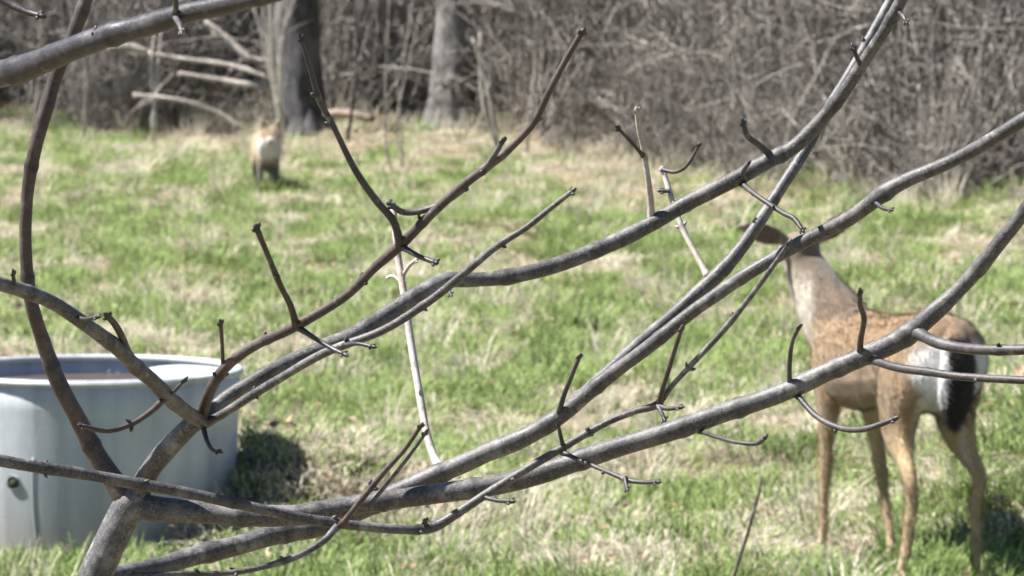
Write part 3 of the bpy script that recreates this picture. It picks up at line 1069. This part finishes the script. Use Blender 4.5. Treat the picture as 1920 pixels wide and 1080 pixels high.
        c = lerp_cols(c, [(ear * 1.0, (.13, .10, .08)), (ear * sst(th + 0.35 * (np.abs(tl) - .06), .004, .012) * .7, (.42, .34, .29))])
        return c
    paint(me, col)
    dm = fur_mat('deer_fur', (120, 120, 45))
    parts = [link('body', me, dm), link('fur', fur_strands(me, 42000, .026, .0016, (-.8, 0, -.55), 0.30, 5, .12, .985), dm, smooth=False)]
    for h in hooves:
        vv, ff = [], []
        for sgn in (-1, 1):                     # cloven: two toes
            ring_loft(vv, ff, [(h + Vector((-.012, .009 * sgn, .038)), Vector((1, 0, 0)), Vector((0, 1, 0)), .018, .0115), (h + Vector((-.002, .0105 * sgn, .018)), Vector((1, 0, 0)), Vector((0, 1, 0)), .026, .0125),
                               (h + Vector((.006, .011 * sgn, -.006)), Vector((1, 0, 0)), Vector((0, 1, 0)), .033, .0125)], 10)
        parts.append(link('hoof', mesh_from('hoof', vv, ff), M_HOOF))
    for s in (1, -1):
        e = H(.055, .053 * s, .016)
        parts.append(link('eye', ellipsoid(e, (.014, .010, .012)), M_EYE))
    return parts


def place(parts, root):
    for p in parts:
        p.parent = root


deer = empty("deer", (1.435, 19.0, 0))
deer.scale = (1.058, 1.058, 1.058)
deer.location.z = gz(deer.location.x, deer.location.y)
deer.rotation_euler.z = R(90 + 21)
tag(deer, 'brown doe standing at right, rump and black tail towards us', 'deer')
place(make_deer(), deer)


def make_fox():
    V, F = [], []
    # x forward, standing, facing along +x, head low
    path_loft(V, F, [(-.30, 0, .33, .03, .04), (-.26, 0, .33, .07, .085), (-.15, 0, .325, .085, .10), (0, 0, .315, .085, .105), (.12, 0, .305, .095, .125), (.20, 0, .31, .085, .115), (.26, 0, .33, .04, .06)])
    path_loft(V, F, [(.12, 0, .33, .085, .10), (.20, 0, .375, .085, .095), (.27, 0, .405, .075, .075), (.31, 0, .415, .05, .05)])
    # ruff on the chest
    path_loft(V, F, [(.18, 0, .24, .05, .05), (.235, 0, .30, .085, .055), (.275, 0, .36, .085, .05), (.28, 0, .40, .05, .04)])
    hb = Vector((.30, 0, .43))
    hd = Vector((math.cos(R(-6)), math.sin(R(-6)), -.18)).normalized()
    lat = Vector((0, 0, 1)).cross(hd).normalized(); hup = hd.cross(lat)
    rg = []
    for (t, u, w, h) in ((-.05, 0, .03, .03), (-.02, 0, .06, .052), (.02, 0, .072, .055), (.05, -.006, .06, .046), (.08, -.016, .034, .03), (.11, -.022, .022, .02), (.135, -.024, .015, .013), (.145, -.024, .006, .006)):
        rg.append((hb + hd * t + hup * u, lat, hup, w, h))
    ring_loft(V, F, rg)
    for s in (1, -1):
        d = (hup * .93 + lat * s * .33 - hd * .1).normalized()
        b0 = hb + lat * s * .042 + hup * .035
        wv = lat - d * lat.dot(d); wv.normalize(); tv = wv.cross(d)
        ring_loft(V, F, [(b0, wv, tv, .028, .012), (b0 + d * .03, wv, tv, .030, .010), (b0 + d * .06, wv, tv, .019, .008), (b0 + d * .085, wv, tv, .007, .006), (b0 + d * .095, wv, tv, .002, .002)], 12)
    for s in (1, -1):
        path_loft(V, F, [(.17, .05 * s, .31, .035, .05), (.17, .058 * s, .22, .026, .032), (.165, .06 * s, .12, .018, .021), (.165, .06 * s, .04, .017, .019), (.185, .06 * s, .008, .022, .028)], per=4, seg=12)
        path_loft(V, F, [(-.18, .05 * s, .31, .04, .08), (-.15, .06 * s, .22, .035, .055), (-.215, .062 * s, .13, .018, .024), (-.20, .062 * s, .05, .015, .018), (-.175, .062 * s, .008, .020, .03)], per=4, seg=12)
    path_loft(V, F, [(-.26, 0, .35, .03, .03), (-.36, .02, .30, .05, .05), (-.46, .05, .22, .062, .062), (-.55, .08, .15, .055, .055), (-.62, .10, .11, .02, .02)])
    me = fuse('body', V, F, 0.006, 5)

    def col(co):
        x, y, z = co[:, 0], co[:, 1], co[:, 2]
        nz = np.array([mnoise.noise(Vector(c) * 14) for c in co])
        base = np.tile(np.array([.42, .325, .21]), (len(co), 1))
        p = co - np.array(hb)[None, :]
        th = p @ np.array(hd); tl = p @ np.array(lat); tu = p @ np.array(hup)
        c = lerp_cols(base, [((1 - sst(z + nz * .02, .16, .235)), (.15, .135, .115))])
        chest = sst(x, .20, .235) * sst(z + nz * .02, .225, .255) * (1 - sst(z, .395, .41))
        c = lerp_cols(c, [(chest, (.80, .77, .72))])
        cheek = (x > .27) * (tu < -.012) * (z > .34)
        c = lerp_cols(c, [(cheek * .95, (.78, .74, .68)), (sst(th, .132, .136) * (x > .3) * (np.abs(tl) < .02), (.01, .01, .01))])
        c = lerp_cols(c, [(sst(-x, .55, .58), (.75, .72, .68))])
        return c
    paint(me, col)
    fm_ = fur_mat('fox_fur', (130, 130, 60))
    parts = [link('body', me, fm_), link('fur', fur_strands(me, 16000, .03, .0018, (-.5, 0, -.7), .5, 6, .05), fm_, smooth=False)]
    for s in (1, -1):
        parts.append(link('eye', ellipsoid(hb + hd * .062 + lat * s * .036 + hup * .014, (.007, .006, .006)), M_EYE))
    return parts


fx = on_ground(499, 366)
fox = empty('fox', (fx.x, fx.y, gz(fx.x, fx.y)))
fox.rotation_euler.z = R(-90 + 9)
tag(fox, 'small orange and white fox facing us in front of the dark trunk', 'fox')
place(make_fox(), fox)

# ------------------------------------------------------------------ foreground branches
def limb(path, parent, name='branch', mat=None, nodes=(), seg=12, label=None, bud_tip=False, fat=0.92, per=8, buds=0, wob=0.0):
    """path: (picture x, picture y, distance, width in picture px)"""
    cm = catmull(path, per)
    pts = [at(c[0], c[1], c[2]) for c in cm]
    rad = [max(c[3], 2.0) / 2 * c[2] / FPX * fat for c in cm]
    acc = [0.0]
    for i in range(1, len(pts)): acc.append(acc[-1] + (pts[i] - pts[i - 1]).length)
    # natural unevenness: slight kinks, swellings at the leaf nodes
    ph = random.uniform(0, 50)
    for i in range(len(pts)):
        r = rad[i]
        q = Vector((acc[i] * 9 + ph, 0, 0)); q2 = Vector((acc[i] * 9 + ph, 7, 3))
        k = min(1.0, i / 4.0)
        pts[i] = pts[i] + Vector((mnoise.noise(q), mnoise.noise(q2), mnoise.noise(q + Vector((0, 11, 0))))) * r * 0.28 * k
        rad[i] = r * (1 + 0.07 * mnoise.noise(q * 2.5))
    L = acc[-1]
    space = 0.075 if rad[0] < 0.006 else 0.13
    nn = max(1, int(L / space))
    npos = [(j + random.uniform(-.25, .25)) * L / nn for j in range(1, nn)]
    for i in range(len(pts)):
        for s in npos:
            rad[i] *= 1 + 0.16 * math.exp(-((acc[i] - s) / (0.35 * rad[i] + 0.0025)) ** 2)
    if name == 'twig':
        r0 = rad[0]
        for i in range(len(pts)):
            rad[i] *= 1 + 0.55 * math.exp(-acc[i] / (1.6 * r0))
    scar = [max([0.0] + [math.exp(-((acc[i] - s) / (0.5 * rad[i] + 0.002)) ** 2) for s in npos]) * 0.85 for i in range(len(pts))]
    mb = MB()
    mb.tube(pts, rad, seg)
    # small opposite buds at the nodes of thin wood, leaf scars on thick wood
    for s in npos:
        i = min(range(len(pts)), key=lambda k_: abs(acc[k_] - s))
        if 0 < i < len(pts) - 1 and rad[i] < 0.0095:
            t = (pts[i + 1] - pts[i - 1]).normalized()
            o_ = t.orthogonal().normalized()
            o_ = Matrix.Rotation(random.uniform(0, 6.28), 3, t) @ o_
            for sg in (1, -1):
                if random.random() < 0.75:
                    blob(mb, pts[i] + o_ * sg * rad[i] * 0.75, o_ * sg + t * 0.9, random.uniform(.006, .010), random.uniform(.0024, .0034))
    if bud_tip:
        t = (pts[-1] - pts[-3]).normalized()
        blob(mb, pts[-1] - t * 0.002, t, random.uniform(.007, .013), max(rad[-1] * 1.05, .0026), 8)
        o_ = t.orthogonal().normalized()
        for sg in (1, -1):
            blob(mb, pts[-1] - t * 0.004 + o_ * sg * rad[-1], t + o_ * sg * .5, 0.007, max(rad[-1] * .7, .002), 6)
    o = link(name, mb.mesh(name), mat or M_BARK, parent)
    sv = np.zeros(len(mb.V))
    sv[:len(pts) * seg] = np.repeat(scar, seg)
    sv[len(pts) * seg:] = 0.5
    o.data.attributes.new('scar', 'FLOAT', 'POINT').data.foreach_set('value', sv)
    if label: o['label'] = label
    return o


random.seed(99)
T = 8.0
base = at(175, 1085, T)
ash = empty('young_tree', (base.x - 0.10, T, gz(base.x - .1, T)))
tag(ash, 'young bare tree close by, its grey branches crossing the whole view', 'tree')
# trunk from the ground
gpt = Vector((base.x - 0.10, T + .02, gz(base.x - .1, T) - 0.05))
mb = MB()
P_ = [gpt, gpt + Vector((.0, 0, .35)), gpt + Vector((.006, 0, .7)), gpt + Vector((.02, 0, 1.0)), at(118, 1225, T), at(150, 1145, T), at(180, 1075, T), at(205, 1020, T), at(228, 975, T), at(246, 945, T), at(262, 915, T)]
R_ = [.034, .031, .029, .0275, .0262, .0255, .0245, .0235, .024, .0245, .019]
cm = catmull([(*p, r) for p, r in zip(P_, R_)], 6)
mb.tube([Vector(c[:3]) for c in cm], [c[3] for c in cm], 16, True, 0.05)
link('trunk', mb.mesh('trunk'), M_BARK, ash)

stem = limb([(248, 955, T, 56), (228, 925, T, 54), (205, 890, T, 44), (165, 826, T, 38), (122, 742, T - .02, 35), (90, 668, T - .03, 32), (64, 585, T - .05, 29), (51, 500, T - .06, 27), (47, 420, T - .07, 26), (53, 345, T - .08, 27),
             (74, 250, T - .1, 29), (106, 140, T - .1, 29), (137, 65, T - .12, 29), (166, -12, T - .13, 29), (190, -120, T - .15, 27), (200, -320, T - .2, 18)], ash, mat=M_BARK_RED, label='tall left stem bending up out of view')
# lowest limb that passes behind and becomes the double limb at right
low = limb([(172, 1096, T, 30), (216, 1083, T + .06, 40), (300, 1060, T + .16, 40), (400, 1033, T + .2, 41), (500, 1008, T + .24, 42), (590, 990, T + .27, 42), (660, 962, T + .29, 42), (740, 925, T + .3, 41), (830, 885, T + .3, 40), (905, 855, T + .3, 40), (980, 822, T + .3, 39),
            (1060, 770, T + .28, 34), (1140, 708, T + .26, 30), (1240, 632, T + .22, 28), (1320, 568, T + .2, 27), (1400, 514, T + .18, 28), (1500, 458, T + .15, 28), (1600, 402, T + .1, 31), (1650, 368, T + .08, 34), (1700, 340, T + .06, 30), (1790, 298, T + .02, 28), (1920, 225, T - .05, 28), (2060, 130, T - .1, 20)], ash)
low2 = limb([(1070, 762, T + .28, 30), (1120, 715, T + .3, 27), (1190, 652, T + .33, 27), (1270, 583, T + .36, 28), (1340, 520, T + .38, 31), (1385, 468, T + .39, 28), (1430, 408, T + .4, 25), (1475, 338, T + .42, 24), (1515, 272, T + .44, 23), (1552, 205, T + .46, 21), (1610, 108, T + .48, 20), (1668, 5, T + .5, 19), (1720, -100, T + .5, 14)], ash)
main = limb([(246, 945, T, 60), (290, 952, T - .01, 54), (350, 958, T - .02, 48), (450, 966, T - .03, 46), (560, 966, T - .03, 44), (650, 950, T - .02, 42), (740, 936, T - .02, 41), (860, 920, T - .02, 42), (970, 900, T - .02, 44), (1090, 862, T - .03, 43), (1190, 830, T - .04, 41), (1290, 795, T - .05, 42), (1400, 760, T - .06, 40), (1500, 722, T - .08, 40),
              (1610, 672, T - .1, 40), (1690, 632, T - .1, 44), (1745, 592, T - .12, 40), (1800, 543, T - .13, 33), (1875, 455, T - .16, 32), (1960, 350, T - .2, 30), (2060, 230, T - .25, 22)], ash, label='long main branch running right across the view')
fork = limb([(256, 930, T, 46), (275, 893, T - .02, 44), (305, 850, T - .05, 42), (345, 808, T - .08, 40), (385, 778, T - .1, 36)], ash)
mid = limb([(378, 788, T - .1, 30), (430, 742, T - .08, 29), (500, 702, T - .06, 31), (600, 655, T - .02, 34), (700, 606, T + .02, 36), (770, 560, T + .05, 36), (830, 528, T + .07, 34), (890, 526, T + .09, 31), (960, 518, T + .1, 32), (1050, 494, T + .12, 33), (1150, 455, T + .14, 33), (1250, 404, T + .15, 33), (1350, 350, T + .15, 33), (1430, 305, T + .16, 34), (1490, 275, T + .16, 31), (1545, 220, T + .15, 29), (1600, 148, T + .13, 27), (1650, 70, T + .1, 25), (1692, -5, T + .08, 25), (1740, -100, T + .05, 18)], ash)
thin = limb([(384, 796, T - .1, 20), (440, 762, T - .14, 18), (520, 712, T - .2, 18), (610, 662, T - .26, 18), (720, 618, T - .3, 17), (800, 568, T - .33, 17), (860, 520, T - .35, 17), (925, 467, T - .37, 15), (985, 428, T - .39, 13), (1030, 392, T - .4, 12), (1073, 358, T - .41, 10)], ash, bud_tip=True)
curve = limb([(378, 792, T - .1, 26), (384, 755, T - .14, 24), (400, 718, T - .18, 23), (432, 680, T - .21, 22), (485, 644, T - .25, 21), (555, 612, T - .3, 22), (640, 560, T - .34, 19), (700, 503, T - .37, 19), (752, 460, T - .4, 22), (800, 410, T - .43, 19), (868, 348, T - .46, 19), (920, 308, T - .48, 18), (950, 285, T - .5, 17), (1000, 232, T - .52, 14), (1030, 170, T - .54, 14), (1062, 110, T - .55, 13), (1092, 60, T - .56, 13)], ash, mat=M_BARK_RED, bud_tip=True)
back = limb([(382, 792, T - .1, 30), (345, 770, T - .2, 31), (310, 740, T - .3, 32), (250, 680, T - .42, 31), (195, 632, T - .5, 31), (130, 588, T - .56, 30), (60, 552, T - .62, 30), (0, 530, T - .66, 29), (-120, 490, T - .72, 24), (-260, 420, T - .8, 16)], ash)

def twig(parent, path, mat=None, tip=True, seg=8, **kw):
    return limb(path, parent, 'twig', mat or M_TWIG, seg=seg, bud_tip=tip, per=6, **kw)

# twigs of the main branch
twig(main, [(1718, 622, T - .11, 24), (1752, 640, T - .16, 24), (1800, 652, T - .2, 23), (1860, 657, T - .25, 22), (1960, 652, T - .3, 20), (2060, 630, T - .35, 12)], seg=10)
twig(main, [(1630, 672, T - .1, 18), (1672, 686, T - .16, 18), (1740, 697, T - .22, 17), (1810, 707, T - .27, 17), (1960, 714, T - .34, 16), (2050, 712, T - .38, 10)], seg=10)
twig(main, [(1612, 672, T - .1, 14), (1613, 640, T - .12, 13), (1620, 598, T - .15, 12), (1612, 570, T - .17, 11), (1612, 548, T - .18, 9)], M_BARK_RED)
twig(main, [(1480, 722, T - .08, 10), (1481, 680, T - .1, 10), (1486, 640, T - .12, 9), (1499, 612, T - .14, 9)], M_BARK_RED)
twig(main, [(1492, 738, T - .08, 12), (1530, 780, T - .12, 12), (1575, 802, T - .16, 13), (1620, 804, T - .2, 13), (1655, 794, T - .22, 12), (1676, 786, T - .23, 11)])
twig(main, [(1312, 808, T - .05, 10), (1340, 818, T - .1, 9), (1380, 829, T - .15, 9), (1418, 832, T - .18, 9), (1434, 820, T - .2, 11)])
# twigs of the low double limb
twig(low, [(830, 884, T + .3, 19), (812, 852, T + .33, 18), (797, 800, T + .36, 17), (782, 710, T + .4, 16), (766, 610, T + .44, 16), (750, 510, T + .48, 15), (742, 440, T + .5, 14), (737, 385, T + .52, 12)], M_BARK_PALE, label='long pale straight sucker rising from the low limb')
twig(low, [(753, 522, T + .48, 8), (766, 500, T + .47, 8), (782, 486, T + .46, 7)], M_BARK_PALE)
twig(low, [(754, 530, T + .48, 8), (738, 518, T + .49, 7), (728, 519, T + .5, 6)], M_BARK_PALE)
twig(low, [(1046, 782, T + .28, 12), (1056, 745, T + .26, 11), (1072, 705, T + .24, 10), (1087, 668, T + .22, 9)])
twig(low, [(1640, 378, T + .08, 9), (1655, 390, T + .05, 9), (1672, 394, T + .03, 7)])
twig(low2, [(1328, 520, T + .38, 13), (1305, 478, T + .4, 12), (1282, 432, T + .42, 12), (1262, 380, T + .44, 12), (1243, 318, T + .46, 11)], M_BARK_PALE)
twig(low2, [(1242, 318, T + .46, 8), (1268, 322, T + .44, 8), (1290, 308, T + .42, 7), (1311, 272, T + .4, 6)])
twig(low2, [(1256, 358, T + .44, 7), (1240, 358, T + .44, 8)], M_BARK)
# twigs of the middle branch
twig(mid, [(1221, 418, T + .15, 14), (1219, 370, T + .14, 13), (1213, 320, T + .13, 12), (1206, 275, T + .12, 11), (1199, 240, T + .11, 13), (1194, 206, T + .1, 10)], M_BARK_PALE)
twig(mid, [(1206, 292, T + .12, 8), (1185, 268, T + .1, 7), (1158, 240, T + .08, 6)])
twig(mid, [(1446, 292, T + .16, 13), (1424, 272, T + .13, 13), (1402, 255, T + .11, 12), (1393, 230, T + .1, 10)])
twig(mid, [(1396, 338, T + .15, 10), (1394, 322, T + .12, 10), (1404, 306, T + .1, 8)])
twig(mid, [(1392, 345, T + .15, 11), (1420, 368, T + .1, 11), (1465, 397, T + .06, 11), (1490, 410, T + .04, 11), (1506, 432, T + .02, 8)])
twig(mid, [(1616, 128, T + .12, 9), (1604, 100, T + .1, 9), (1600, 90, T + .1, 7)], M_BARK_DARK)
twig(mid, [(1682, 18, T + .09, 12), (1694, 32, T + .06, 10), (1700, 42, T + .05, 7)], M_BARK_DARK)
twig(mid, [(832, 534, T + .07, 9), (845, 552, T + .03, 7)])
# twigs of the curved branch
twig(curve, [(556, 612, T - .3, 15), (545, 575, T - .34, 14), (525, 535, T - .37, 13), (502, 478, T - .4, 12), (480, 425, T - .43, 13)], M_BARK_RED)
twig(curve, [(556, 612, T - .3, 13), (590, 634, T - .33, 11), (620, 652, T - .35, 10), (645, 664, T - .37, 9)], M_BARK_DARK)
cr = twig(curve, [(752, 460, T - .4, 17), (738, 415, T - .43, 16), (705, 375, T - .46, 16), (662, 312, T - .5, 14), (622, 232, T - .53, 12), (598, 185, T - .55, 13), (582, 130, T - .57, 10), (564, 72, T - .6, 9)], M_BARK_DARK)
twig(curve, [(752, 462, T - .4, 13), (785, 480, T - .44, 11), (818, 492, T - .47, 11)], M_BARK_DARK)
twig(curve, [(872, 350, T - .46, 14), (835, 378, T - .44, 13), (795, 394, T - .43, 13), (758, 398, T - .43, 13), (730, 382, T - .44, 13)], M_BARK)
twig(curve, [(905, 322, T - .47, 11), (928, 290, T - .5, 11), (944, 263, T - .52, 11)])
twig(curve, [(418, 700, T - .19, 9), (417, 660, T - .22, 8), (413, 605, T - .25, 9)], M_BARK_RED)
twig(thin, [(645, 648, T - .28, 9), (670, 645, T - .31, 8), (698, 650, T - .33, 8)], M_BARK_DARK)
twig(fork, [(380, 795, T - .1, 12), (388, 826, T - .14, 10), (398, 843, T - .16, 8), (410, 847, T - .17, 6)])
# twigs of the branch that leaves to the left
twig(back, [(312, 745, T - .3, 14), (285, 770, T - .34, 13), (245, 796, T - .38, 11), (200, 808, T - .41, 11), (152, 798, T - .44, 9)], M_BARK_RED)
twig(back, [(318, 742, T - .3, 8), (332, 728, T - .32, 8), (345, 714, T - .33, 5)], M_BARK_DARK)
twig(back, [(242, 670, T - .43, 17), (230, 635, T - .47, 16), (214, 608, T - .5, 15), (200, 592, T - .52, 12)], M_BARK_RED)
twig(back, [(142, 594, T - .55, 9), (160, 598, T - .58, 8), (182, 594, T - .6, 9)])
twig(back, [(30, 542, T - .64, 10), (26, 526, T - .66, 9), (25, 512, T - .67, 6)], M_BARK_DARK)

# a second tree, standing just left of the view, reaches in with three branches
T2 = 7.3
b2 = at(-420, 1080, T2)
neigh = empty('young_tree', (b2.x, T2, gz(b2.x, T2)))
tag(neigh, 'neighbouring bare tree whose dark limb crosses the upper left corner', 'tree')
mb = MB()
g2 = Vector((b2.x, T2, gz(b2.x, T2) - .05))
cm = catmull([(g2.x, g2.y, g2.z, .045), (g2.x + .02, g2.y, g2.z + .9, .038), (*at(-400, 900, T2), .035), (*at(-380, 300, T2), .032), (*at(-420, -300, T2), .026), (*at(-400, -1200, T2), .016), (*at(-440, -2200, T2), .006)], 8)
mb.tube([Vector(c[:3]) for c in cm], [c[3] for c in cm], 16, True, 0.05)
link('trunk', mb.mesh('trunk'), M_BARK_DARK, neigh)
top = limb([(-385, 230, T2, 62), (-200, 192, T2 - .2, 60), (-60, 158, T2 - .35, 58), (0, 138, T2 - .4, 57), (90, 110, T2 - .48, 54), (200, 68, T2 - .55, 49), (320, 33, T2 - .62, 44), (420, 10, T2 - .68, 40), (520, -14, T2 - .74, 36), (700, -60, T2 - .8, 26), (860, -120, T2 - .85, 12)], neigh, mat=M_BARK_DARK, label='thick dark limb sloping up through the top left corner')
twig(top, [(322, 30, T2 - .62, 14), (330, 10, T2 - .66, 12), (322, -40, T2 - .7, 10), (330, -120, T2 - .72, 6)], M_BARK)
twig(top, [(328, 30, T2 - .63, 12), (336, 46, T2 - .68, 12), (340, 60, T2 - .7, 7)], M_BARK)
twig(top, [(180, 72, T2 - .55, 12), (180, 62, T2 - .55, 10)], M_BARK_DARK)
upper = limb([(-400, -60, T2, 30), (-200, -50, T2 - .1, 24), (-40, -20, T2 - .18, 20), (18, 8, T2 - .2, 17), (50, 22, T2 - .21, 14), (76, 29, T2 - .22, 12)], neigh, mat=M_BARK_DARK, bud_tip=True)
cross = limb([(-390, 800, T2, 34), (-200, 828, T2 + .05, 28), (0, 864, T2 + .12, 26), (110, 882, T2 + .15, 25), (240, 904, T2 + .18, 25), (340, 922, T2 + .2, 24), (450, 946, T2 + .22, 22), (560, 970, T2 + .25, 22), (660, 985, T2 + .27, 21), (760, 991, T2 + .29, 20), (808, 988, T2 + .3, 23), (850, 968, T2 + .3, 20), (930, 915, T2 + .3, 18), (1050, 842, T2 + .3, 17), (1130, 797, T2 + .3, 15), (1190, 772, T2 + .3, 14), (1232, 758, T2 + .3, 16), (1262, 720, T2 + .29, 11), (1345, 632, T2 + .27, 13), (1400, 565, T2 + .25, 12), (1450, 500, T2 + .22, 11), (1480, 455, T2 + .2, 8)], neigh, label='long thin branch crossing from the left edge to the deer', bud_tip=True)
twig(cross, [(1235, 758, T2 + .3, 12), (1245, 720, T2 + .27, 11), (1262, 665, T2 + .24, 10), (1278, 617, T2 + .21, 9)], M_BARK_RED)
twig(cross, [(1232, 760, T2 + .3, 12), (1252, 766, T2 + .28, 10), (1275, 764, T2 + .26, 9)])
twig(cross, [(1232, 758, T2 + .3, 11), (1240, 774, T2 + .28, 10), (1246, 787, T2 + .26, 9)], M_BARK_DARK)
twig(cross, [(1056, 838, T2 + .3, 9), (1050, 812, T2 + .28, 8), (1047, 795, T2 + .26, 6)], M_BARK_DARK)
twig(cross, [(1055, 848, T2 + .3, 10), (1095, 866, T2 + .26, 10), (1140, 885, T2 + .22, 10), (1178, 900, T2 + .19, 11), (1206, 904, T2 + .17, 9), (1232, 904, T2 + .15, 9)])
twig(cross, [(1172, 896, T2 + .19, 8), (1174, 908, T2 + .18, 8), (1176, 917, T2 + .17, 8)])
twig(cross, [(908, 932, T2 + .3, 9), (930, 938, T2 + .28, 9), (958, 940, T2 + .26, 11)])
twig(cross, [(640, 985, T2 + .26, 13), (675, 940, T2 + .24, 12), (720, 885, T2 + .22, 12), (760, 842, T2 + .2, 10), (790, 798, T2 + .18, 9)], M_BARK_RED)
twig(cross, [(690, 952, T2 + .24, 9), (722, 912, T2 + .23, 9), (758, 868, T2 + .21, 8), (797, 812, T2 + .19, 8)], M_BARK)
twig(cross, [(630, 988, T2 + .26, 14), (605, 1015, T2 + .24, 14), (560, 1042, T2 + .22, 14), (500, 1062, T2 + .2, 13), (430, 1074, T2 + .18, 12), (340, 1076, T2 + .16, 13), (250, 1078, T2 + .14, 12)], M_BARK)
twig(cross, [(800, 988, T2 + .3, 9), (797, 976, T2 + .28, 9)], M_BARK_DARK)

# lone thin shoot in front of the deer
s0 = at(1430, 892, 15.0); s1 = at(1372, 1100, 15.0)
mb = MB()
cm = catmull([(s1.x - .05, 15.0, gz(s1.x - .05, 15) - .03, .006), (s1.x - .035, 15, .3, .0055), (*s1, .005), (*at(1402, 1000, 15), .0045), (*at(1420, 935, 15), .0036), (*s0, .0018)], 8)
mb.tube([Vector(c[:3]) for c in cm], [c[3] for c in cm], 8)
o = link('shoot', mb.mesh('shoot'), M_BARK_RED)
tag(o, 'single thin leafless shoot rising from the bottom edge left of the deer', 'shoot')
